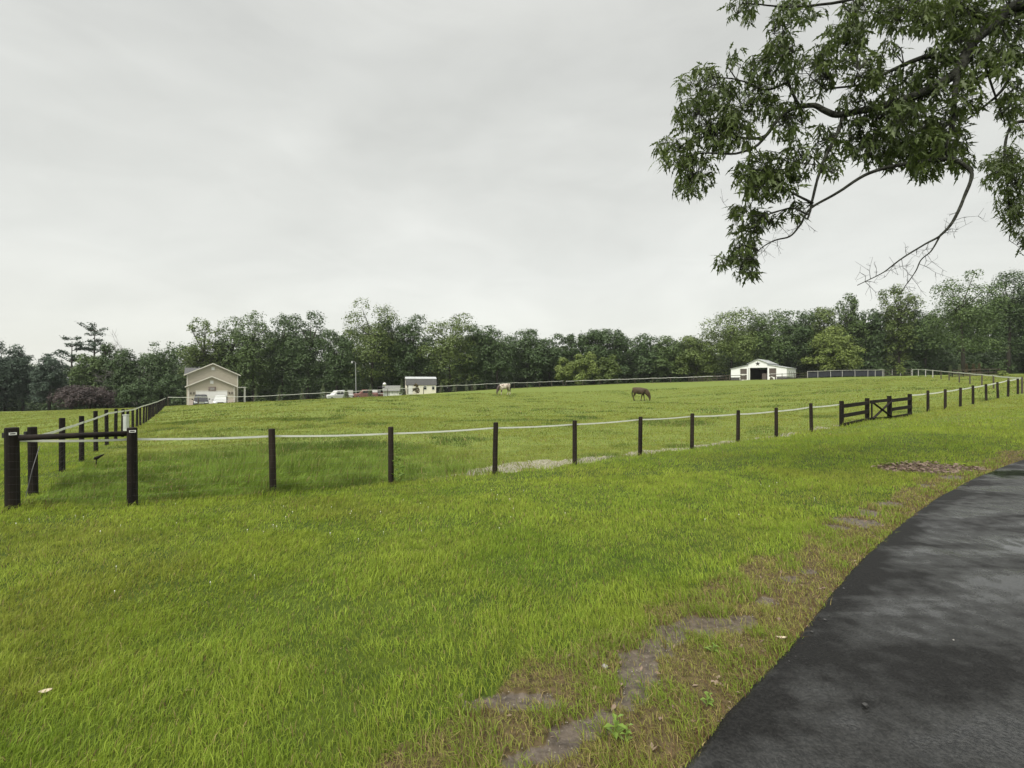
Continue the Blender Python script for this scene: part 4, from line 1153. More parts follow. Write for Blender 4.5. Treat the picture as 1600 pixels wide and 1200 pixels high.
# ------------------------------------------------------------------ vehicles
def car(label, cat, loc, rz, paint, kind='suv', name='parked_car'):
    """front towards local -Y; origin on the ground in the middle"""
    r = thing(name, label, cat, loc, rz)
    r.scale = (.9, .94, 1)
    L, Wd, hood, roof = {'suv': (4.9, 1.96, 1.10, 1.82), 'pickup': (5.6, 2.0, 1.15, 1.90), 'van': (4.8, 1.9, 1.05, 1.85)}[kind]
    y0, y1 = -L / 2, L / 2
    def loft(st, mat_, nm):
        mb = MB(); n = 8; vs = []; fs = []
        for (y, w, a, b) in st:
            c = min(.10, (b - a) * .2)
            h = w / 2
            ring = [(-h + c, a), (h - c, a), (h, a + c), (h * .99, b - c), (h * .93 - c, b), (-h * .93 + c, b), (-h * .99, b - c), (-h, a + c)]
            vs += [(x, y, z) for x, z in ring]
        for i in range(len(st) - 1):
            for k in range(n): fs.append((i * n + k, i * n + (k + 1) % n, (i + 1) * n + (k + 1) % n, (i + 1) * n + k))
        fs += [tuple(range(n - 1, -1, -1)), tuple((len(st) - 1) * n + k for k in range(n))]
        mb.add(vs, fs); return mb.build(nm, mat_, r)
    rear_top = hood + .02
    body = loft([(y0, Wd * .86, .45, hood - .18), (y0 + .12, Wd * .96, .34, hood - .05), (y0 + 1.2, Wd, .30, hood + .02), (y1 - .5, Wd, .30, rear_top + .02), (y1 - .1, Wd * .97, .36, rear_top), (y1, Wd * .9, .48, rear_top - .1)], paint, 'body')
    if kind == 'pickup': cab = [(y0 + 1.45, Wd * .90, hood, hood + .02), (y0 + 2.15, Wd * .80, hood, roof), (y0 + 3.35, Wd * .80, hood, roof), (y0 + 3.6, Wd * .86, hood, hood + .03)]
    else: cab = [(y0 + 1.15, Wd * .92, hood, hood + .02), (y0 + 1.95, Wd * .80, hood, roof), (y1 - .55, Wd * .80, hood, roof - .03), (y1 - .08, Wd * .88, hood, hood + .03)]
    loft(cab, paint, 'cabin')
    # glazing, a few mm proud
    mb = MB(); a, b = cab[0], cab[1]
    ya, yb = a[0] + .12, b[0] - .05; za, zb_ = hood + .10, roof - .10
    mb.add([(-a[1] * .42, ya - .03, za), (a[1] * .42, ya - .03, za), (b[1] * .41, yb - .03, zb_), (-b[1] * .41, yb - .03, zb_),
            (-a[1] * .42, ya + .1, za), (a[1] * .42, ya + .1, za), (b[1] * .41, yb + .1, zb_), (-b[1] * .41, yb + .1, zb_)],
           [(0, 1, 2, 3), (7, 6, 5, 4), (0, 4, 5, 1), (1, 5, 6, 2), (2, 6, 7, 3), (3, 7, 4, 0)]); mb.build('windshield', M['glass'], r)
    for sg in (-1, 1):
        c0, c1 = cab[1], cab[2]
        m_ = (c0[0] + c1[0]) / 2
        for ys, ye in ((c0[0] - .1, m_ - .04), (m_ + .04, c1[0] + .05)):
            mb = MB(); mb.add([(sg * Wd * .455, ys, hood + .12), (sg * Wd * .455, ye, hood + .12), (sg * Wd * .402, ye - .05, roof - .14), (sg * Wd * .402, ys + .1, roof - .14),
                               (sg * Wd * .40, ys, hood + .12), (sg * Wd * .40, ye, hood + .12), (sg * Wd * .35, ye - .05, roof - .14), (sg * Wd * .35, ys + .1, roof - .14)],
                              [(0, 1, 2, 3), (7, 6, 5, 4), (0, 4, 5, 1), (1, 5, 6, 2), (2, 6, 7, 3), (3, 7, 4, 0)]); mb.build('side_window', M['glass'], r)
        mb = MB(); mb.box((sg * Wd * .33, y0 + .03, hood - .30), (.42, .14, .17)); mb.build('headlight', M['headlamp'], r)
        mb = MB(); mb.box((sg * (Wd / 2 + .10), cab[0][0] + .35, hood + .10), (.22, .12, .17)); mb.build('mirror', paint, r)
        for yw in (y0 + .95, y1 - 1.0):
            mb = MB(); x = sg * (Wd / 2 - .10)
            mb.tube([(x - .12, yw, .36), (x - .10, yw, .36), (x + .10, yw, .36), (x + .12, yw, .36)], [.30, .36, .36, .30], 18); w = mb.build('wheel', M['rubber'], r)
            mb = MB(); mb.tube([(x + sg * .10, yw, .36), (x + sg * .128, yw, .36)], [.21, .19], 14); mb.build('rim', M['rim'], w)
    mb = MB(); mb.box((0, y0 + .0, hood - .33), (.80, .12, .24)); mb.build('grille', M['chrome'] if paint is not M['silver_car'] else M['black_plastic'], r)
    mb = MB(); mb.box((0, y0 - .03, .52), (Wd * .86, .16, .20)); mb.build('bumper', M['chrome'] if paint is M['silver_car'] else M['black_plastic'], r)
    return r
loc, rz = face(314, 67.0); car('black pickup truck parked nose out before the tan house garage', 'pickup truck', loc, rz, M['black_car'], 'pickup', 'pickup_truck')
loc, rz = face(344.5, 68.0); car('silver car parked beside black pickup before the garage', 'car', loc, rz, M['silver_car'], 'suv')
loc, rz = face(529, 79); wt = car('white pickup truck parked sideways behind the far fence with raised cover', 'pickup truck', (loc[0], loc[1], loc[2]), rz + R(-62), M['white_car'], 'pickup', 'pickup_truck')
wt.scale = (.85, .85, .9)
mb = MB(); mb.prism([(-.75, 1.2), (.75, 1.2), (.68, 1.95), (-.68, 1.95)], 'y', .9, 2.7); mb.build('bed_cover', M['white_car'], wt)
loc, rz = face(571, 81); car('faded red pickup parked sideways behind the far fence', 'pickup truck', loc, rz + R(-80), M['red_car'], 'pickup', 'pickup_truck').scale = (.85, .72, .85)
# red stock trailer
loc, rz = face(586.5, 83)
tr = thing('trailer', 'faded red trailer with pale top by the grey roofed shed', 'trailer', loc, rz - .05)
mb = MB(); mb.prism([(-.95, .45), (.95, .45), (.95, 1.15), (-.95, 1.15)], 'x', -1.35, 1.35); mb.build('body', M['red_car'], tr)
mb = MB(); mb.prism([(-.9, 1.16), (.9, 1.16), (.8, 1.6), (-.8, 1.6)], 'x', -1.3, .9); mb.build('cover', M['white_car'], tr)
for sg in (-1, 1):
    for x in (-.4, .4):
        mb = MB(); mb.tube([(x, sg * .98 - .1, .33), (x, sg * .98 + .1, .33)], .33, 14); w = mb.build('wheel', M['rubber'], tr)
        mb = MB(); mb.tube([(x, sg * 1.09, .33), (x, sg * 1.10, .33)], .18, 10); mb.build('rim', M['rim'], w)
mb = MB(); mb.tube([(-1.3, 0, .5), (-2.1, 0, .45)], .05, 6); mb.build('drawbar', M['galv'], tr)

# ------------------------------------------------------------------ horses
def skin_mesh(name, verts, edges, radii, m, parent=None, sub=2):
    me = bpy.data.meshes.new(name); me.from_pydata(verts, edges, [])
    o = bpy.data.objects.new(name, me); COL.objects.link(o)
    md = o.modifiers.new('skin', 'SKIN'); md.use_smooth_shade = True
    sv = me.skin_vertices[0].data
    for i, r in enumerate(radii):
        sv[i].radius = r if hasattr(r, '__len__') else (r, r)
    sv[0].use_root = True
    s = o.modifiers.new('sub', 'SUBSURF'); s.levels = sub; s.render_levels = sub
    me.materials.append(m)
    if parent: o.parent = parent
    return o
def horse(label, loc, rz, m, hair, legpose, head_turn=0.0, size=1.0):
    r = thing('horse', label, 'horse', loc, rz)
    r.scale = (size,) * 3
    V, E, Rr = [], [], []
    def v(p, rad): V.append(p); Rr.append(rad if isinstance(rad, tuple) and rad[0] > .15 else (tuple(q * 1.18 for q in rad) if isinstance(rad, tuple) else rad * 1.18)); return len(V) - 1
    def chain(start, pts):
        a = start
        for p, rad in pts:
            b = v(p, rad); E.append((a, b)); a = b
        return a
    rump = v((-.42, 0, 1.20), (.36, .42))
    chain(rump, [((-.68, 0, 1.17), (.25, .34))])
    loin = chain(rump, [((-.12, 0, 1.13), (.37, .43))])
    girth = chain(loin, [((.22, 0, 1.10), (.37, .44))])
    sh = chain(girth, [((.50, 0, 1.14), (.31, .44))])
    nb = chain(sh, [((.74, 0, 1.08), (.20, .34))])
    ht = head_turn
    nk = chain(nb, [((.94, .02 * ht, .86), (.14, .25)), ((1.08, .06 * ht, .62), (.12, .18)), ((1.16, .10 * ht, .47), (.12, .15))])
    chain(nk, [((1.18, .13 * ht, .32), (.075, .10)), ((1.17, .15 * ht, .17), (.052, .06)), ((1.165, .16 * ht, .07), (.05, .055)), ((1.16, .16 * ht, .03), (.035, .04))])
    for sg in (-1, 1):
        chain(nk, [((1.14 - .02, .10 * ht + sg * .075, .58), .028), ((1.15, .10 * ht + sg * .09, .64), .008)])
    for k, (sg, dx) in enumerate(legpose[:2]):                 # hind legs
        y = sg * .15
        chain(rump, [((-.50, y, 1.0), (.17, .17)), ((-.44 + dx * .2, y, .80), (.115, .12)), ((-.62 + dx * .6, y, .52), (.058, .062)), ((-.60 + dx * .8, y, .30), (.04, .042)), ((-.58 + dx, y, .13), (.045, .045)), ((-.55 + dx, y, .05), (.05, .055)), ((-.53 + dx, y, .0), (.06, .06))])
    for k, (sg, dx) in enumerate(legpose[2:]):                 # front legs
        y = sg * .14
        chain(sh, [((.46, y, .92), (.12, .14)), ((.45 + dx * .3, y, .74), (.078, .085)), ((.46 + dx * .65, y, .46), (.05, .052)), ((.46 + dx * .85, y, .27), (.036, .038)), ((.46 + dx, y, .12), (.042, .042)), ((.49 + dx, y, .04), (.05, .05)), ((.50 + dx, y, .0), (.056, .056))])
    skin_mesh('body', V, E, Rr, m, r)
    mb = MB()
    mb.tube([(-.58, 0, 1.26), (-.72, 0, 1.16), (-.77, 0, .88), (-.75, 0, .58), (-.73, 0, .36)], [.04, .06, .075, .06, .015], 8); mb.build('tail', M[hair], r, True)
    mb = MB()
    pts = [(.62, 0, 1.33), (.82, .02 * ht, 1.13), (1.00, .05 * ht, .88), (1.13, .08 * ht, .66), (1.20, .11 * ht, .52)]
    vs, fs = [], []
    for i, p in enumerate(pts):
        for off_ in ((0, .03, .0), (.05, 0, .04), (0, -.03, 0), (-.10, -.10, -.10)):
            vs.append((p[0] + off_[0], p[1] + off_[1], p[2] + off_[2]))
    for i in range(len(pts) - 1):
        for k in range(4): fs.append((i * 4 + k, i * 4 + (k + 1) % 4, (i + 1) * 4 + (k + 1) % 4, (i + 1) * 4 + k))
    fs += [(3, 2, 1, 0), (16, 17, 18, 19)]
    mb.add(vs, fs); mb.build('mane', M[hair], r, True)
    mb = MB()
    for sg in (-1, 1): mb.tube([(1.205, .11 * ht + sg * .066, .43), (1.213, .11 * ht + sg * .073, .43)], [.018, .010], 7)
    mb.build('eyes', M['black_plastic'], r)
    return r
M['brown_coat'] = mat('dark_brown_coat', (0.034, 0.023, 0.012), 0.65, (0.068, 0.048, 0.026), 2.5, spec=.25)
M['hair_black'] = mat('black_horse_hair', (0.014, 0.011, 0.009), 0.6)
M['hair_dark'] = mat('dark_brown_hair', (0.035, 0.022, 0.018), 0.7)
def pinto():
    m, t, b, o = new_mat('pinto_coat'); b.inputs['Roughness'].default_value = .6
    tc = N(t, 'ShaderNodeTexCoord'); n = N(t, 'ShaderNodeTexNoise'); n.inputs['Scale'].default_value = 2.2; n.inputs['Detail'].default_value = 2
    t.links.new(tc.outputs['Object'], n.inputs['Vector'])
    sp = N(t, 'ShaderNodeSeparateXYZ'); t.links.new(tc.outputs['Object'], sp.inputs[0])
    # dark head and chest (x > .75), dark upper legs, white saddle and lower legs
    a = N(t, 'ShaderNodeMath', operation='GREATER_THAN'); a.inputs[1].default_value = .80
    t.links.new(sp.outputs['X'], a.inputs[0])
    c = N(t, 'ShaderNodeValToRGB'); e = c.color_ramp.elements
    e[0].position, e[0].color = .42, (.56, .50, .43, 1); e[1].position, e[1].color = .58, (.20, .15, .12, 1)
    t.links.new(n.outputs['Fac'], c.inputs[0])
    mx = N(t, 'ShaderNodeMix', data_type='RGBA'); t.links.new(a.outputs[0], mx.inputs[0]); t.links.new(c.outputs[0], mx.inputs[6]); mx.inputs[7].default_value = (.045, .028, .024, 1)
    lg = N(t, 'ShaderNodeMapRange'); lg.inputs['From Min'].default_value = .80; lg.inputs['From Max'].default_value = .62; t.links.new(sp.outputs['Z'], lg.inputs[0])
    l2 = N(t, 'ShaderNodeMath', operation='GREATER_THAN'); l2.inputs[1].default_value = .34; t.links.new(sp.outputs['Z'], l2.inputs[0])
    ml = N(t, 'ShaderNodeMath', operation='MULTIPLY'); t.links.new(lg.outputs[0], ml.inputs[0]); t.links.new(l2.outputs[0], ml.inputs[1])
    mx2 = N(t, 'ShaderNodeMix', data_type='RGBA'); t.links.new(ml.outputs[0], mx2.inputs[0]); t.links.new(mx.outputs[2], mx2.inputs[6]); mx2.inputs[7].default_value = (.09, .065, .05, 1)
    t.links.new(mx2.outputs[2], b.inputs['Base Color'])
    return m
q = W2(998.5, 54); horse('dark brown horse grazing alone in the pasture, facing right', (q[0], q[1], H1(*q) + .02), R(-26), M['brown_coat'], 'hair_black', [(1, -.04), (-1, .06), (-1, -.22), (1, .10)], 0, 1.02)
q = W2(789, 67); horse('pinto horse with pale patched coat and dark head grazing by the far fence', (q[0], q[1], H1(*q) + .02), R(180 + 22), pinto(), 'hair_dark', [(1, -.10), (-1, .14), (-1, .02), (1, .12)], 0.6, 1.05)

# ------------------------------------------------------------------ trees
def leaf_cards(p, out, size, rng, up=.45, wild=.36, aspect=.55):
    n = len(p)
    nr = out * .8 + rng.normal(0, wild, (n, 3)) + np.array([0, 0, up])
    nr /= np.linalg.norm(nr, axis=1)[:, None] + 1e-9
    a = np.cross(nr, rng.normal(0, 1, (n, 3))); a /= np.linalg.norm(a, axis=1)[:, None] + 1e-9
    b = np.cross(nr, a)
    s = (size * rng.uniform(.55, 1.35, n))[:, None] if not np.ndim(size) else (size * rng.uniform(.55, 1.35, n))[:, None]
    v = np.stack([p - a * s, p + b * s * aspect + nr * s * .15, p + a * s, p - b * s * aspect + nr * s * .1], 1).reshape(-1, 3)
    return v, np.arange(4 * n).reshape(n, 4)
def unit(n, rng):
    u = rng.normal(0, 1, (n, 3)); return u / np.linalg.norm(u, axis=1)[:, None]
def broad_crown(rng, hb, Ht, Wd, n, leaf, nb, blob=(.16, .30), wisp=.12, flat=.92):
    """leaf clumps on many boughs; returns points, outward directions, bough tips"""
    c = np.array([0, 0, (hb + Ht) / 2]); rad = np.array([Wd / 2, Wd / 2, (Ht - hb) / 2])
    k_ = np.arange(nb) + .5                                   # boughs spread evenly over the dome, then jittered
    zz = 1 - 2 * k_ / nb; az = k_ * 2.39996 + rng.normal(0, .35, nb)
    rx = (1 - np.abs(zz) ** 2.8) ** .45
    u = np.stack([rx * np.cos(az), rx * np.sin(az), zz], 1) + rng.normal(0, .12, (nb, 3))
    rr = rng.uniform(.58, .92, nb)
    rr = np.where(zz > .55, rng.uniform(.80, .90, nb), rr)      # a closed cap
    rr = np.where(rng.uniform(0, 1, nb) < .28, rng.uniform(.15, .62, nb), rr)   # and boughs inside
    cen = c + u * rr[:, None] * rad * np.array([1, 1, 1]) * (1 - .18 * np.maximum(u[:, 2:3], 0) * np.array([1, 1, 0]))
    br = rng.uniform(*blob, nb) * Wd * (1.2 - .35 * rr)
    wgt = br ** 2; cnt = (n * wgt / wgt.sum()).astype(int)
    ps, os_ = [], []
    for k in range(nb):
        m = cnt[k]; w = unit(m, rng)
        w[:, 2] = np.where(w[:, 2] < -.35, -w[:, 2], w[:, 2])
        lump = 1 + .28 * np.sin(w[:, 0] * 5 + k) * np.sin(w[:, 1] * 5 + 2 * k) * 1.0
        q = br[k] * (rng.uniform(.35, 1.0, m) ** .45) * lump
        far = rng.uniform(0, 1, m) < wisp
        q = np.where(far, q * rng.uniform(1.0, 1.4, m), q)
        ps.append(cen[k] + w * q[:, None] * np.array([1, 1, flat])); os_.append(w)
    p = np.concatenate(ps); o = np.concatenate(os_)
    top_ = np.quantile(p[:, 2], .992); kz = (Ht - hb) / max(top_ - hb, .1)
    p[:, 2] = hb + (p[:, 2] - hb) * kz; cen[:, 2] = hb + (cen[:, 2] - hb) * kz
    ok = (p[:, 2] > (.2 if hb >= 0 else hb)) & (p[:, 2] < Ht * 1.04)
    return p[ok], o[ok], cen
def trunk_mb(rng, Ht, r, tips, hb, lean=.03):
    mb = MB()
    top = Ht * .72
    lx, ly = rng.normal(0, lean, 2) * Ht
    path = [(0, 0, -.3), (lx * .2, ly * .2, top * .3), (lx * .5, ly * .5, top * .65), (lx, ly, top)]
    mb.tube(path, [r * 1.15, r * .9, r * .62, r * .25], 7)
    for t in tips:
        s = max(.12, min(.9, (t[2] - np.hypot(t[0], t[1]) * .7) / top))
        b = np.array([np.interp(s, [0, .3, .65, 1], [q[i] for q in path]) for i in range(3)])
        m_ = (b + t) / 2 + (0, 0, -.04 * Ht * .3)
        mb.tube([b, m_, t], [r * .38, r * .24, r * .08], 5, False)
    return mb
def plant_tree(px, top, d, wpx, style, lm, label, group, name, seed, hb=.10, n=5200, leaf=None, base=None):
    x, y = W2(px, d); z = H1(x, y)
    if base is not None: z = CZ - (base - 600) / F * d
    Ht = CZ + (600 - top) / F * d - z
    th = math.atan2(abs(x), y)
    Wd = wpx / F * d * math.cos(th)
    rng = np.random.default_rng(seed)
    root = thing(name, label, 'tree' if Ht > 3 else 'young tree', (x, y, z), rng.uniform(0, 6.28), group)
    leaf = leaf or .0019 * d
    if style in ('broad', 'needle'):
        p, o, tips = broad_crown(rng, Ht * hb, Ht, Wd, n, leaf, int(52 * max(1, .62 * Ht / Wd)), blob=(.12, .24), flat=max(.92, .62 * Ht / Wd))
        trunk_mb(rng, Ht, .014 * Ht + .06, tips[1:16], Ht * hb).build('trunk', M['bark'], root, True)
    elif style == 'sparse':
        p, o, tips = broad_crown(rng, Ht * hb, Ht, Wd, int(n * .85), leaf, int(70 * max(1, .62 * Ht / Wd)), blob=(.09, .16), wisp=.22, flat=max(.92, .62 * Ht / Wd))
        trunk_mb(rng, Ht, .012 * Ht + .05, tips, Ht * hb).build('trunk', M['bark'], root, True)
    elif style == 'bush':
        p, o, tips = broad_crown(rng, 0, Ht, Wd, n, leaf, 30, blob=(.12, .22))
        trunk_mb(rng, Ht * .7, .05, tips[:10], .1).build('trunk', M['bark'], root, True)
    elif style in ('pine', 'gaunt'):                       # whorled boughs with needle plates
        ps, os_, tips = [], [], []
        mb = MB(); mb.tube([(0, 0, -.3), (.1, 0, Ht * .5), (0, .05, Ht * .98)], [.02 * Ht, .013 * Ht, .003 * Ht], 7)
        if style == 'pine': lv = np.linspace(hb, .98, 13); 
        else: lv = np.linspace(.36, .97, 15)
        for f in lv:
            f = f + rng.normal(0, .025)
            k = 5 if style == 'pine' else int(rng.integers(1, 4))
            rr = Wd / 2 * ((1 - f) ** .55 * 1.15 + .16) if style == 'pine' else Wd / 2 * rng.uniform(.25, 1.15) * (1.15 - .55 * abs(f - .72) * 2)
            a0 = rng.uniform(0, 6.28)
            for j in range(k):
                a = a0 + j * 6.283 / k + rng.normal(0, .25); L = rr * rng.uniform(.65, 1.1)
                b = np.array([0, 0, f * Ht]); e = b + np.array([math.cos(a) * L, math.sin(a) * L, L * (rng.uniform(.02, .28) if style == 'pine' else rng.uniform(.05, .65))])
                mb.tube([b, (b + e) / 2 - (0, 0, .05 * L), e], [.006 * Ht, .004 * Ht, .0012 * Ht], 4, False)
                m = int(n / (len(lv) * k)); m = m if style == 'pine' else int(m * .6)
                s = rng.uniform(.25 if style == 'pine' else .45, 1.05, m)
                q = b + (e - b) * s[:, None] + rng.normal(0, 1, (m, 3)) * (np.array([.16, .16, .085]) * L * .9 if style == 'pine' else np.array([.30, .30, .17]))
                ps.append(q); w = unit(m, rng); w[:, 2] = np.abs(w[:, 2]); os_.append(w)
        mb.build('trunk', M['bark'], root, True)
        p, o = np.concatenate(ps), np.concatenate(os_)
    elif style == 'cone':
        m = n
        f = rng.uniform(0, 1, m) ** .75; a = rng.uniform(0, 6.28, m)
        tier = .78 + .22 * np.cos(f * 40 + 1.5 * np.sin(a * 3))
        rr = (1 - f) * Wd / 2 * tier * rng.uniform(.45, 1.08, m) + .02
        p = np.stack([np.cos(a) * rr, np.sin(a) * rr, .06 * Ht + f * Ht * .95], 1); o = np.stack([np.cos(a), np.sin(a), .4 + 0 * a], 1)
        mb = MB(); mb.tube([(0, 0, -.2), (0, 0, Ht * .95)], [.05, .01], 6); mb.build('trunk', M['bark'], root, True)
    elif style == 'bare':
        mb = MB()
        def grow(b, dr, L, r, lv):
            e = b + dr * L; mmid = (b + e) / 2 + rng.normal(0, .05, 3) * L
            mb.tube([b, mmid, e], [r, r * .8, r * .55], 5, False)
            if lv == 0: return
            for _ in range(3 if lv > 1 else 4):
                q = dr + rng.normal(0, .42, 3) + (0, 0, .12); q /= np.linalg.norm(q)
                grow(b + dr * L * rng.uniform(.6, 1), q, L * rng.uniform(.5, .72), r * .5, lv - 1)
        for a in range(3):
            q = np.array([rng.normal(0, .25), rng.normal(0, .25), 1.]); q /= np.linalg.norm(q)
            grow(np.array([0, 0, -.2]), q, Ht * .44, .22, 4)
        mb.build('trunk', M['dead_bark'], root, True)
        return root
    v, f = leaf_cards(p, o, leaf, rng, up=1.2 if style == 'cone' else .45)
    np_mesh('crown', v, [f], M[lm], root)
    return root

WOOD = 'trees at the edge of the surrounding wood'
TREES = [
 # px, top, d, w, style, leaf, label
 (-35, 528, 84, 90, 'broad', 'l_blue', 'dark tree filling the left edge of the wood beyond the lower field'),
 (8, 540, 86, 66, 'broad', 'l_blue', 'dense dark evergreen near the left edge, taller than the rounded tree beside it'),
 (36, 553, 88, 50, 'broad', 'l_blue', 'dark tree between the left edge evergreen and the rounded isolated tree'),
 (77, 556, 87, 54, 'broad', 'l_blue', 'rounded dark tree with clear sky on its left, before the sparse pines'),
 (112, 531, 95, 62, 'gaunt', 'l_blue', 'gaunt leaning pine with thin tiered boughs, shorter of the two'),
 (148, 512, 96, 60, 'gaunt', 'l_blue', 'tallest gaunt pine with flat spreading top above the purple shrub'),
 (140, 556, 89, 54, 'broad', 'l_mid', 'bushy green tree under the gaunt pines, left half'),
 (168, 540, 91, 40, 'sparse', 'l_deep', 'narrow loose topped tree right of the tallest gaunt pine'),
 (197, 548, 86, 52, 'broad', 'l_deep', 'rounded green tree between the gaunt pines and the bare tree'),
 (216, 524, 92, 62, 'bare', None, 'bare grey dead tree with fine twigs left of the tan house'),
 (252, 537, 88, 58, 'needle', 'l_deep', 'dark full pine just left of the tan house'),
 (215, 592, 80, 62, 'bush', 'l_deep', 'low rounded green bush right of the purple shrub'),
 (265, 586, 84, 54, 'bush', 'l_deep', 'shadowy low tree against the left side of the tan house'),
 (318, 502, 95, 78, 'sparse', 'l_fresh', 'airy pale leaved tree rising just behind the tan house roof'),
 (362, 500, 98, 60, 'broad', 'l_mid', 'dense tree behind the right roof slope of the tan house'),
 (396, 490, 97, 66, 'broad', 'l_mid', 'tall rounded tree right of the tan house'),
 (442, 494, 99, 56, 'broad', 'l_deep', 'loose crowned tree, second right of the tan house'),
 (480, 490, 98, 64, 'broad', 'l_deep', 'broad dark tree left of the dip before the light pole'),
 (527, 519, 97, 60, 'broad', 'l_deep', 'lower dark tree just behind the light pole'),
 (580, 477, 102, 92, 'broad', 'l_fresh', 'tallest broad tree right behind the light pole'),
 (612, 497, 104, 50, 'broad', 'l_deep', 'tree filling between the tallest broad tree and the cream shed'),
 (645, 494, 104, 60, 'broad', 'l_deep', 'dark tree straight behind the cream shed'),
 (702, 492, 106, 82, 'broad', 'l_fresh', 'wide rounded olive tree right of the cream shed'),
 (742, 510, 108, 50, 'broad', 'l_deep', 'tree stepping down right of the wide olive tree'),
 (776, 513, 108, 58, 'broad', 'l_deep', 'dark rounded tree straight behind the pinto horse'),
 (822, 517, 112, 62, 'broad', 'l_deep', 'rounded tree right of the pinto horse'),
 (858, 524, 113, 50, 'broad', 'l_deep', 'plain dark tree left of the light green bushes'),
 (893, 525, 115, 50, 'sparse', 'l_deep', 'thin crowned tree with sky showing above the light green bushes'),
 (928, 518, 114, 46, 'broad', 'l_deep', 'tree with upright top above the taller light green bush'),
 (960, 515, 113, 50, 'broad', 'l_deep', 'dark tree right above the light green bushes'),
 (1004, 525, 114, 54, 'broad', 'l_deep', 'dark tree straight behind the brown horse'),
 (1046, 528, 112, 56, 'broad', 'l_mid', 'tree with thin top between the brown horse and barn wood'),
 (885, 560, 104, 34, 'bush', 'l_light', 'smaller light green bush before the dark wood, left one'),
 (913, 552, 103, 44, 'bush', 'l_light', 'taller light green bush before the dark wood'),
 (950, 556, 105, 36, 'bush', 'l_fresh', 'right hand yellowish bush of the light green clump before the wood'),
 (1088, 527, 108, 56, 'broad', 'l_fresh', 'tree at the left foot of the barn wood'),
 (1142, 486, 107, 96, 'broad', 'l_fresh', 'large round topped tree left of and behind the barn'),
 (1196, 489, 105, 76, 'broad', 'l_mid', 'broad tree straight behind the barn star'),
 (1246, 489, 104, 70, 'broad', 'l_deep', 'dark broad tree behind the right wing of the barn'),
 (1284, 482, 103, 60, 'broad', 'l_fresh', 'tree with ragged top just right of the barn'),
 (1327, 464, 102, 58, 'sparse', 'l_mid', 'tall loose tree standing above the dark blue paddock fence'),
 (1305, 512, 97, 66, 'broad', 'l_light', 'bright olive tree in front of the wood above the dark blue fence'),
 (1362, 486, 101, 50, 'broad', 'l_deep', 'dark tree between the two loose topped tall trees'),
 (1404, 449, 98, 74, 'sparse', 'l_fresh', 'tallest loose topped tree with sky gaps under the bare oak twigs'),
 (1445, 486, 96, 60, 'broad', 'l_deep', 'dark tree filling left of the great round tree'),
 (1506, 428, 84, 116, 'broad', 'l_mid', 'great round topped tree with pale trunk above brown conifers'),
 (1575, 427, 88, 84, 'broad', 'l_deep', 'dark tall tree at the right edge beside the great round tree'),
 (1640, 424, 84, 100, 'broad', 'l_deep', 'tall dark tree cut by the right edge'),
 (1730, 430, 80, 110, 'broad', 'l_deep', 'tall tree beyond the right edge of the wood'),
 (-130, 520, 84, 110, 'broad', 'l_blue', 'dark tree beyond the left edge of the wood'),
]
for i, (px, top, d, w, st, lm, lab) in enumerate(TREES):
    nm = {'needle': 'pine_tree', 'pine': 'pine_tree', 'gaunt': 'pine_tree', 'bush': 'bush', 'bare': 'dead_tree'}.get(st, 'broadleaf_tree')
    o = plant_tree(px, top, d, w * (1.12 if st == 'broad' else 1.0), st, lm, lab, WOOD, nm, 100 + i, hb=(.14 if 'great round' in lab else .03), n={'needle': 9000, 'broad': 15000, 'sparse': 14000, 'bush': 7000, 'pine': 12000, 'gaunt': 5000}.get(st, 0))
o = plant_tree(132, 603, 76, 100, 'bush', 'l_purple', 'wide dusky purple leaved shrub at the field edge under the gaunt pines', None, 'purple_shrub', 77, n=11000)
# young evergreens along the far fence
YE = [(400, 607, 67.5, 9, 'l_conifer', 'young conifer just right of the house porch'), (436, 607, 68, 11, 'l_conifer', 'young conifer, second right of the house porch'), (472, 608, 70, 10, 'l_conifer', 'small dark young conifer left of the fullest one'),
      (505, 600, 72, 17, 'l_conifer', 'fullest young conifer left of the white pickup'), (541, 607, 75.5, 15, 'l_conifer', 'young conifer before the white pickup'), (579, 601, 77, 11, 'l_conifer', 'young conifer before the faded red pickup'),
      (628, 593, 79.5, 11, 'l_conifer', 'tall slim young conifer between the two sheds'), (650, 600, 80.5, 11, 'l_brown', 'brownish round young conifer before the cream shed'), (690, 600, 83.5, 9, 'l_conifer', 'young conifer just right of the cream shed'),
      (710, 598, 85, 8, 'l_conifer', 'young conifer, second right of the cream shed'), (729, 596, 87, 8, 'l_conifer', 'young conifer, third right of the cream shed'), (742, 597, 88, 7, 'l_conifer', 'slim young conifer left of the pinto horse'),
      (1485, 571, 70, 9, 'l_conifer', 'greener young conifer, left end of the brown row'), (1499, 570, 71, 9, 'l_conifer', 'greener young conifer, second in the brown row'), (1510, 569, 70.5, 9, 'l_brown', 'brown young conifer, third in the row'),
      (1521, 569, 70, 10, 'l_brown', 'brown young conifer, fourth in the row'), (1530, 568, 71, 8, 'l_brown', 'tallest brown young conifer at the right end of the row'), (1567, 579.5, 66, 17, 'l_light', 'low yellow green bush right of the brown conifers'),
      (1409, 567, 90, 13, 'l_light', 'light leaved sapling behind the dark rail fence')]
for i, (px, top, d, w, lm, lab) in enumerate(YE):
    rd = 'bush' if ('bush' in lab or 'sapling' in lab or 'round' in lab) else 'cone'
    plant_tree(px, top, d, w, rd, lm, lab, 'young conifers along the far fences', 'bush' if rd == 'bush' else 'young_conifer', 300 + i, n=700, leaf=.13)
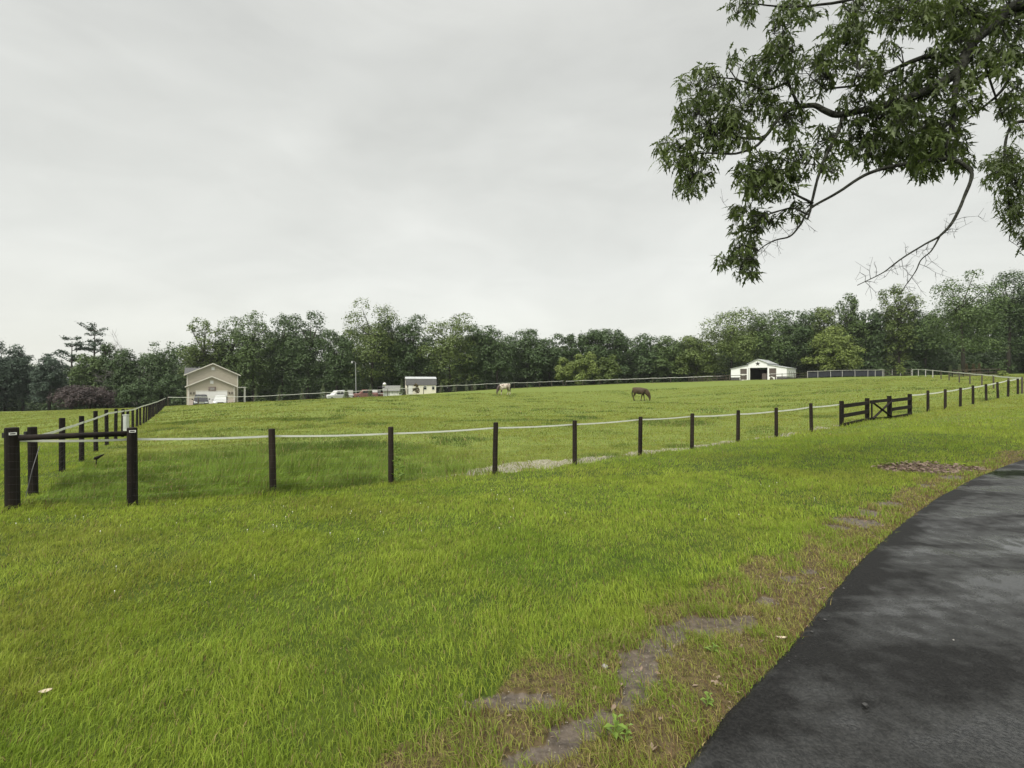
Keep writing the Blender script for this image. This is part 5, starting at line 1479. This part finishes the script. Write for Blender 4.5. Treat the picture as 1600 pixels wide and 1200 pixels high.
# the wood behind its edge trees: reads as one mass
rng = np.random.default_rng(5)
VV, FF, b0 = [], [], 0
band = [(-200, 100, 560, 104), (0, 104, 566, 104), (80, 110, 580, 104), (300, 112, 545, 112), (420, 114, 530, 112), (560, 118, 520, 114), (800, 126, 545, 122), (1000, 128, 552, 124), (1120, 124, 530, 120), (1300, 116, 515, 114), (1420, 110, 500, 108), (1600, 102, 470, 100), (1900, 96, 460, 96)]
bx_, bd_, bt_ = [q[0] for q in band], [q[1] for q in band], [q[2] for q in band]
for px in np.arange(-260, 1900, 13.0):
    d = np.interp(px, bx_, bd_) + rng.uniform(-5, 6); top = np.interp(px, bx_, bt_) + rng.uniform(-8, 16)
    x, y = W2(px + rng.uniform(-5, 5), d); z = H1(x, y)
    Ht = CZ + (600 - top) / F * d - z
    Wd = rng.uniform(6.0, 8.5)
    p, o, tips = broad_crown(rng, -2, Ht, Wd, 3000, .4, 26, blob=(.16, .30))
    v, f = leaf_cards(p + (x, y, z), o, .27, rng)
    VV.append(v); FF.append(f + b0); b0 += len(v)
tag(np_mesh('woods', np.concatenate(VV), [np.concatenate(FF)], M['l_deep']), 'dark wood behind the row of edge trees', 'wood', kind='stuff')
# undergrowth along the wood's foot
VV, FF, b0 = [], [], 0
for row in range(2):
    for px in np.arange(-220, 1850, 7.0):
        d = np.interp(px, bx_, bd_) - (rng.uniform(8, 15) if row == 0 else rng.uniform(0, 6))
        if 255 < px < 400: d = max(d, 99)
        x, y = W2(px, d); z = H1(x, y); Ht = rng.uniform(1.6, 4.2) if row == 0 else rng.uniform(5, 8)
        p, o, tips = broad_crown(rng, -.8, Ht, rng.uniform(3, 5), 700, .3, 9, blob=(.2, .36))
        v, f = leaf_cards(p + (x, y, z), o, .23, rng); VV.append(v); FF.append(f + b0); b0 += len(v)
tag(np_mesh('undergrowth', np.concatenate(VV), [np.concatenate(FF)], M['l_deep']), 'dark undergrowth along the foot of the wood', 'undergrowth', kind='stuff')

# ------------------------------------------------------------------ the overhanging oak
oak = thing('oak_tree', 'big oak overhanging from the right with drooping lobed leaves and bare lower twigs', 'oak tree', (12.6, 4.6, H1(12.6, 4.6)))
oloc = np.array(oak.location)
tb = MB()
tr_top = np.array([12.4, 4.8, 7.2])
tb.tube([(12.6, 4.6, oloc[2] - .4), (12.6, 4.6, .6), (12.55, 4.65, 3.2), (12.4, 4.8, 5.4), tr_top, (12.2, 4.9, 9.6), (12.4, 4.6, 12)], [.52, .40, .33, .29, .24, .16, .06], 14)
tb.build('trunk', M['oak_bark'], oak, True, loc=oloc)
BR = {}
def branch(key, pts, r0, r1, n=8, cat_n=5, depth=None):
    w = [np.array(p) if len(p) == 3 and depth is None else P(*p) for p in pts]
    s = catmull(w, cat_n)
    t = np.linspace(0, 1, len(s))
    rad = r0 + (r1 - r0) * t ** .8
    wob = np.stack([fbm(t * 9, t * 0 + i, .8, hash_seed(key) + i) - .5 for i in range(3)], 1) * r0 * .55
    wob[0] = 0
    BR[key] = s + wob
    mb = MB(); mb.tube(BR[key], rad, n)
    return mb
def hash_seed(k): return sum(ord(c) for c in k) * 7 % 997
def px3(pts): return [P(*p) for p in pts]
limb = [tr_top, np.array([10.2, 5.9, 7.45])] + px3([(1612, 0, 6.9), (1560, 32, 6.85), (1522, 64, 6.8), (1505, 95, 6.8), (1490, 117, 6.8), (1450, 140, 6.85), (1400, 158, 6.95), (1350, 172, 7.05), (1312, 179, 7.1), (1290, 173, 7.1), (1272, 166, 7.15), (1238, 170, 7.2), (1214, 190, 7.2), (1196, 212, 7.25), (1160, 217, 7.3), (1110, 208, 7.35), (1062, 238, 7.4)])
parts = []
mb = branch('limb', limb, .105, .010, 10); parts.append(mb)
def br(key, pts, r0, r1, n=6): parts.append(branch(key, px3(pts), r0, r1, n))
br('a', [(1318, 179, 7.1), (1308, 210, 7.05), (1289, 245, 7.0), (1277, 280, 6.95), (1267, 323, 6.9), (1262, 342, 6.9)], .032, .014)
br('b', [(1497, 100, 6.8), (1492, 150, 6.7), (1487, 195, 6.65), (1480, 240, 6.6), (1505, 256, 6.55), (1519, 272, 6.5), (1508, 305, 6.5), (1490, 345, 6.45), (1467, 369, 6.4), (1440, 385, 6.4), (1402, 409, 6.35), (1376, 428, 6.3), (1340, 446, 6.3)], .042, .005)
br('c', [(1484, 247, 6.6), (1430, 254, 6.7), (1385, 262, 6.75), (1350, 274, 6.8), (1310, 300, 6.85), (1267, 325, 6.9), (1250, 352, 6.9), (1234, 369, 6.95), (1210, 376, 7.0), (1188, 388, 7.0), (1175, 405, 7.0)], .032, .006)
br('d', [(1640, 75, 7.1), (1600, 84, 7.1), (1565, 100, 7.1), (1540, 118, 7.1), (1500, 130, 7.1)], .045, .02)
br('e', [(1640, 60, 7.3), (1600, 92, 7.3), (1585, 108, 7.3), (1565, 142, 7.3), (1535, 168, 7.3), (1507, 190, 7.3)], .04, .014)
br('f', [(1492, 95, 6.85), (1455, 88, 6.95), (1420, 97, 7.0), (1380, 117, 7.05), (1345, 132, 7.1), (1290, 140, 7.15)], .045, .012)
br('g', [(1250, 167, 7.2), (1236, 140, 7.15), (1229, 110, 7.1), (1227, 70, 7.1), (1222, 40, 7.1)], .028, .008)
br('h', [(1232, 128, 7.15), (1200, 140, 7.2), (1175, 132, 7.2), (1150, 124, 7.2), (1115, 120, 7.2)], .022, .007)
br('i', [(1214, 188, 7.2), (1185, 225, 7.15), (1150, 240, 7.1), (1090, 240, 7.1), (1055, 255, 7.1)], .03, .006)
br('j', [(1270, 318, 6.9), (1245, 305, 6.9), (1215, 290, 6.95), (1180, 280, 7.0), (1158, 285, 7.0)], .02, .006)
br('k', [(1262, 335, 6.9), (1235, 325, 6.9), (1200, 335, 6.9), (1150, 338, 6.9)], .016, .005)
br('l', [(1470, 366, 6.4), (1455, 392, 6.4), (1440, 405, 6.4), (1430, 425, 6.4), (1415, 446, 6.4), (1408, 458, 6.4)], .012, .004)
br('m', [(1560, 32, 6.85), (1500, 20, 6.95), (1440, 5, 7.0), (1380, -10, 7.0), (1300, 5, 7.1), (1230, 10, 7.2), (1160, 5, 7.2)], .05, .008)
br('n', [(1640, 200, 9.5), (1600, 190, 9.5), (1578, 200, 9.5), (1570, 240, 9.5), (1575, 300, 9.5), (1580, 360, 9.5)], .04, .012)
br('o', [(1522, 64, 6.8), (1545, 120, 6.9), (1560, 165, 6.95), (1570, 190, 7.0)], .02, .008)
orng = np.random.default_rng(21)
def twigs(base_pts, n, L, r, spread=.9, up=-.1):
    """fine leafless twigs"""
    for _ in range(n):
        b = base_pts[orng.integers(len(base_pts))]
        dr = orng.normal(0, 1, 3) * (1, .5, 1) + (0, 0, up); dr /= np.linalg.norm(dr)
        l = L * orng.uniform(.5, 1.3)
        p1 = b + dr * l * .4 + orng.normal(0, .04, 3) * l; p2 = p1 + (dr + orng.normal(0, .35, 3)) * l * .35; p3 = p2 + (dr + orng.normal(0, .5, 3) + (0, 0, .2)) * l * .3
        parts[-1].tube([b, p1, p2, p3], [r, r * .8, r * .6, r * .35], 4, False)
        for q in (p1, p2):
            for s in range(2):
                e = q + (dr * .4 + orng.normal(0, .8, 3) * (1, .5, 1)) * l * .28
                e2 = e + (dr * .2 + orng.normal(0, .6, 3) * (1, .5, 1)) * l * .14
                parts[-1].tube([q, e, e2], [r * .6, r * .45, r * .3], 3, False)
bs = BR['b']; nb_ = len(bs); nbough = len(parts)
for base_, n_t, L_t, r_t, up_t in ((bs[int(nb_ * .55):], 18, .32, .0036, -.1), (BR['l'], 10, .24, .003, -.1), (BR['c'][int(len(BR['c']) * .55):], 14, .34, .0034, -.5), (BR['k'][-6:], 4, .3, .004, -.1), (BR['d'], 5, .3, .005, -.1), (BR['e'], 6, .35, .005, -.1)):
    parts.append(MB()); twigs(base_, n_t, L_t, r_t, up=up_t)
# leaves: sprays of drooping lobed leaves hung on fine twigs inside these masses (photo ellipse, depth)
BL = [(1052, 240, 32, 26, 60), (1085, 270, 32, 36, 80), (1075, 295, 22, 14, 18), (1100, 140, 42, 34, 95), (1100, 190, 52, 40, 135), (1140, 215, 40, 28, 90), (1165, 165, 50, 40, 130), (1150, 95, 14, 18, 12), (1200, 110, 40, 34, 75), (1225, 80, 28, 24, 40),
      (1215, 50, 20, 30, 34), (1160, 15, 24, 26, 36), (1180, -10, 34, 16, 20), (1250, 15, 38, 20, 50), (1235, 190, 34, 34, 70), (1270, 120, 40, 34, 85), (1290, 85, 20, 20, 26), (1320, 60, 34, 34, 70), (1345, 110, 40, 34, 80), (1330, 45, 30, 16, 30), (1360, 20, 50, 22, 70), (1420, 25, 50, 30, 95), (1395, 130, 44, 26, 70),
      (1390, 75, 20, 16, 12), (1470, 30, 44, 36, 105), (1520, 25, 50, 40, 120), (1580, 45, 40, 40, 100), (1560, 95, 34, 28, 60), (1470, 110, 44, 36, 85), (1440, 150, 44, 22, 60), (1510, 145, 30, 34, 55), (1530, 95, 26, 26, 40), (1490, 70, 26, 24, 36),
      (1250, 250, 26, 30, 50), (1190, 265, 40, 26, 85), (1215, 285, 34, 26, 60), (1165, 285, 22, 18, 32), (1290, 225, 24, 30, 42), (1300, 265, 18, 18, 16), (1345, 215, 36, 34, 85), (1375, 235, 36, 28, 75), (1420, 200, 46, 40, 120), (1410, 245, 40, 24, 70), (1450, 235, 36, 34, 85), (1480, 200, 36, 46, 100), (1500, 245, 22, 22, 36), (1445, 262, 26, 22, 40), (1340, 170, 30, 26, 45), (1395, 180, 40, 24, 60),
      (1160, 332, 28, 12, 34), (1195, 345, 24, 14, 28), (1245, 330, 18, 16, 16), (1170, 362, 26, 16, 34), (1160, 395, 24, 22, 52), (1165, 422, 18, 18, 34), (1135, 410, 16, 10, 14), (1190, 300, 30, 14, 36),
      (1575, 165, 22, 22, 26), (1595, 150, 24, 30, 30),
      (1660, 10, 50, 50, 110), (1680, 90, 50, 44, 90), (1730, -20, 60, 50, 110), (1740, 70, 50, 50, 90), (1800, 20, 60, 60, 110), (1650, -60, 60, 40, 90), (1560, -50, 60, 30, 70), (1880, 0, 60, 70, 110)]
LEAF = np.array([(0, 0, 0), (.012, .10, .0), (.15, .32, -.03), (.25, .36, -.05), (.13, .42, -.03), (.09, .50, -.04), (.19, .68, -.09), (.27, .74, -.11), (.12, .76, -.10), (.08, .82, -.11), (.08, .95, -.16), (0, 1.18, -.24)])
def leaf_template():
    right = LEAF; left = LEAF[1:-1] * (-1, 1, 1)
    V = np.concatenate([right, left]); nR = len(right)
    Rr = list(range(nR)); Lf = [0] + list(range(nR, nR + len(left))) + [nR - 1]
    T = []
    def half(ix, flip):
        tri = [(0, 1, 4), (1, 2, 4), (2, 3, 4), (0, 4, 5), (5, 6, 8), (6, 7, 8), (5, 8, 9), (9, 10, 11)]
        for a, b, c in tri: T.append((ix[a], ix[c], ix[b]) if flip else (ix[a], ix[b], ix[c]))
    half(Rr, False); half(Lf, True)
    T.append((0, Rr[5], Lf[5])); T.append((Rr[5], Rr[9], Lf[9])); T.append((Rr[5], Lf[9], Lf[5])); T.append((Rr[9], nR - 1, Lf[9]))
    return V, np.array(T)
LV, LT_ = leaf_template()
allb = np.concatenate([BR[k] for k in BR])
pos, dirs, sz = [], [], []
tw = MB()
def spray(c, k, size, inner=None):
    """k leaves fanning down round a twig end"""
    for _ in range(k):
        a = orng.uniform(0, 6.283); dn = orng.uniform(-.2, 2.4)
        dr = np.array([math.cos(a), math.sin(a), -dn]); dr /= np.linalg.norm(dr)
        pos.append(c + orng.normal(0, .015, 3)); dirs.append(dr); sz.append(size * orng.uniform(.42, 1.2))
def mass(px, py, rx, ry, n, d, size):
    cen = P(px, py, d)
    j = ((allb - cen) ** 2).sum(1).argmin(); b = allb[j]
    subs = []
    for _ in range(max(2, n // 22)):
        q = P(px + orng.uniform(-.6, .6) * rx, py + orng.uniform(-.5, .35) * ry, d + orng.normal(0, .22))
        subs.append(q); mid_ = (b + q) / 2 + orng.normal(0, .05, 3) + (0, 0, .05)
        tw.tube([b, mid_, q], [.010, .007, .004], 5, False)
    for _ in range(int(n * .88)):
        a = orng.uniform(0, 6.283); rr = orng.uniform(0, 1) ** .5
        c = P(px + math.cos(a) * rr * rx, py + math.sin(a) * rr * ry - 5, d + orng.normal(0, .28))
        s = subs[int(np.argmin([((c - q) ** 2).sum() for q in subs]))]
        tw.tube([s, (s + c) / 2 + (0, 0, .03), c], [.0038, .003, .0022], 3, False)
        spray(c, int(orng.integers(4, 8)), size)
for (px, py, rx, ry, n) in BL:
    d = np.interp(px, [1020, 1300, 1600], [7.35, 7.05, 6.8]) + orng.normal(0, .12)
    mass(px, py, rx, ry, n, d + .08, .155)
for q in [(1575, 250, 30, 22, 70), (1560, 275, 28, 26, 80), (1590, 285, 30, 40, 100), (1580, 320, 26, 30, 70), (1592, 350, 22, 30, 55), (1596, 380, 14, 18, 24), (1548, 258, 12, 14, 18), (1590, 200, 18, 22, 24)]:
    mass(*q, 9.5, .14)
for _ in range(26):                                    # the rest of the crown, above and right of what the photo shows
    c = np.array([12.3, 4.8, 9.0]) + orng.normal(0, 1, 3) * (2.6, 2.4, 1.6)
    if c[0] < 9.0 and c[2] < 8.5: continue
    tw.tube([tr_top + (0, 0, orng.uniform(0, 3)), (tr_top + c) / 2, c], [.05, .03, .008], 5, False)
    for _ in range(45): spray(c + orng.normal(0, .5, 3), 6, .14)
pos, dirs, sz = np.array(pos), np.array(dirs), np.array(sz)
nl_ = len(pos)
side = np.cross(dirs, orng.normal(0, 1, (nl_, 3)) * .55 + np.array([0, 0, 1.0])); side /= np.linalg.norm(side, axis=1)[:, None] + 1e-9
nrm = np.cross(side, dirs)
wid = .66
v = pos[:, None] + sz[:, None, None] * (LV[None, :, 0:1] * wid * side[:, None] + LV[None, :, 1:2] * dirs[:, None] + LV[None, :, 2:3] * nrm[:, None])
fo = (np.arange(nl_)[:, None, None] * len(LV) + LT_[None]).reshape(-1, 3)
np_mesh('crown', v.reshape(-1, 3) - oloc, [fo], M['l_oak'], oak)
for mb in parts[:nbough]: mb.build('branch', M['oak_bark'], oak, True, loc=oloc)
for mb in parts[nbough:]: mb.build('bare_twigs', M['oak_bark'], oak, loc=oloc)
tw.build('twigs', M['oak_bark'], oak, loc=oloc)

# ------------------------------------------------------------------ small things near the viewer
def weed(label, px, py, d, h, nleaf, L, rz=0, stem=True, name='weed'):
    x, y = W2(px, d); z = H1(x, y)
    r = thing(name, label, 'plant', (x, y, z), rz)
    rg = np.random.default_rng(int(px))
    mb = MB(); pts, ang = [], 0
    mb.tube([(0, 0, -.03), (.01, 0, h * .5), (.02, .01, h)], [.004, .003, .0015], 5); mb.build('stem', M['weed'], r)
    vs, fs = [], []
    for i in range(nleaf):
        f = (i + .6) / nleaf; a = i * 2.4 + rg.normal(0, .2); l = L * (1.15 - .6 * f) * rg.uniform(.8, 1.2)
        b = np.array([.02 * f, 0, h * f]); dr = np.array([math.cos(a), math.sin(a), .35]); sd = np.array([-math.sin(a), math.cos(a), 0])
        k = len(vs)
        vs += [b, b + dr * l * .45 + sd * l * .2 + (0, 0, .1 * l), b + dr * l * .9 - (0, 0, .15 * l), b + dr * l * .45 - sd * l * .2 + (0, 0, .1 * l)]
        fs.append((k, k + 1, k + 2, k + 3))
    mb = MB(); mb.add(vs, fs); mb.build('leaves', M['weed'], r)
    return r
weed('tall thin weed growing against the third line post', 621, 752, 9.85, .80, 22, .20)
weed('bright green broad leaved weed at the bottom edge of the muddy verge', 958, 1152, 2.28, .10, 9, .075)
weed('second weed of narrow bluish leaves beside the bright green one', 975, 1165, 2.24, .09, 9, .05)
weed('low yellow green weed growing at the edge of the mud patch', 1112, 1022, 3.0, .06, 8, .06)
weed('spiky pale weed in the straw coloured verge near the asphalt', 1103, 1108, 2.5, .07, 10, .05)
def stone(label, px, py, d, s, m, flat=.6, zoff=0.0):
    x, y = W2(px, d); z = H1(x, y) + zoff
    bm = bmesh.new(); bmesh.ops.create_icosphere(bm, subdivisions=2, radius=1)
    rg = random.Random(int(px))
    for v_ in bm.verts:
        k = 1 + rg.uniform(-.18, .18); v_.co = Vector((v_.co.x * k * s, v_.co.y * k * s * .75, v_.co.z * k * s * flat))
    me = bpy.data.meshes.new('stone'); bm.to_mesh(me); bm.free(); me.materials.append(M[m])
    o = bpy.data.objects.new('stone', me); COL.objects.link(o); o.location = (x, y, z + s * flat * .6); o.rotation_euler = (0, 0, rg.uniform(0, 6))
    return tag(o, label, 'stone')
stone('largest dark stone lying on the asphalt', 1352, 1106, 2.42, .017, 'star', zoff=.05)
stone('tiny pale stone near the asphalt edge at the bottom', 1163, 1121, 2.36, .006, 'stone', zoff=.045)
stone('small pale stone on the asphalt right of the dark patch', 1490, 1003, 3.05, .006, 'stone', zoff=.045)
stone('small dark stone on the asphalt farther up the drive', 1543, 976, 3.3, .010, 'dark_stone', zoff=.045)
stone('small grey stone at the corner of lawn and mud', 945, 1037, 2.85, .022, 'stone')
def dead_leaf(label, px, py, d, L):
    x, y = W2(px, d); z = H1(x, y)
    mb = MB(); vs, fs = [], []
    for i, (t, w) in enumerate(((0, .04), (.25, .22), (.5, .28), (.75, .2), (1, .02))):
        for s in (-1, 0, 1): vs.append(((t - .5) * L, s * w * L, .035 + .10 * L * abs(s) + .3 * L * (t - .5) ** 2))
    for i in range(4):
        for s in range(2): fs.append((i * 3 + s, i * 3 + s + 1, (i + 1) * 3 + s + 1, (i + 1) * 3 + s))
    mb.add(vs, fs)
    o = mb.build('fallen_leaf', M['dry'], None, True); o.location = (x, y, z); o.rotation_euler = (.1, .1, px * .1)
    return tag(o, label, 'leaf')
M['dry'] = mat('pale_dry_leaf', (0.45, 0.38, 0.27), .8, (0.55, 0.47, 0.36), 20)
dead_leaf('single pale curled leaf lying on the lawn at lower left', 70, 1088, 2.6, .06)
dead_leaf('pale curled leaf on the verge beside the asphalt edge', 1222, 1008, 3.1, .07)

# ------------------------------------------------------------------ damp air: far things fade a little
hm = bpy.data.materials.new('damp_air'); hm.use_nodes = True
hm.node_tree.nodes.remove(hm.node_tree.nodes['Principled BSDF'])
pv = N(hm.node_tree, 'ShaderNodeVolumePrincipled')
pv.inputs['Color'].default_value = (0.86, 0.90, 0.92, 1)
pv.inputs['Density'].default_value = 0.00018
hm.node_tree.links.new(pv.outputs[0], hm.node_tree.nodes['Material Output'].inputs['Volume'])
mb = MB(); mb.box((0, 82, 11.5), (424, 234, 35))
tag(mb.build('haze', hm), 'thin damp haze in the air over the fields', 'haze', kind='stuff')
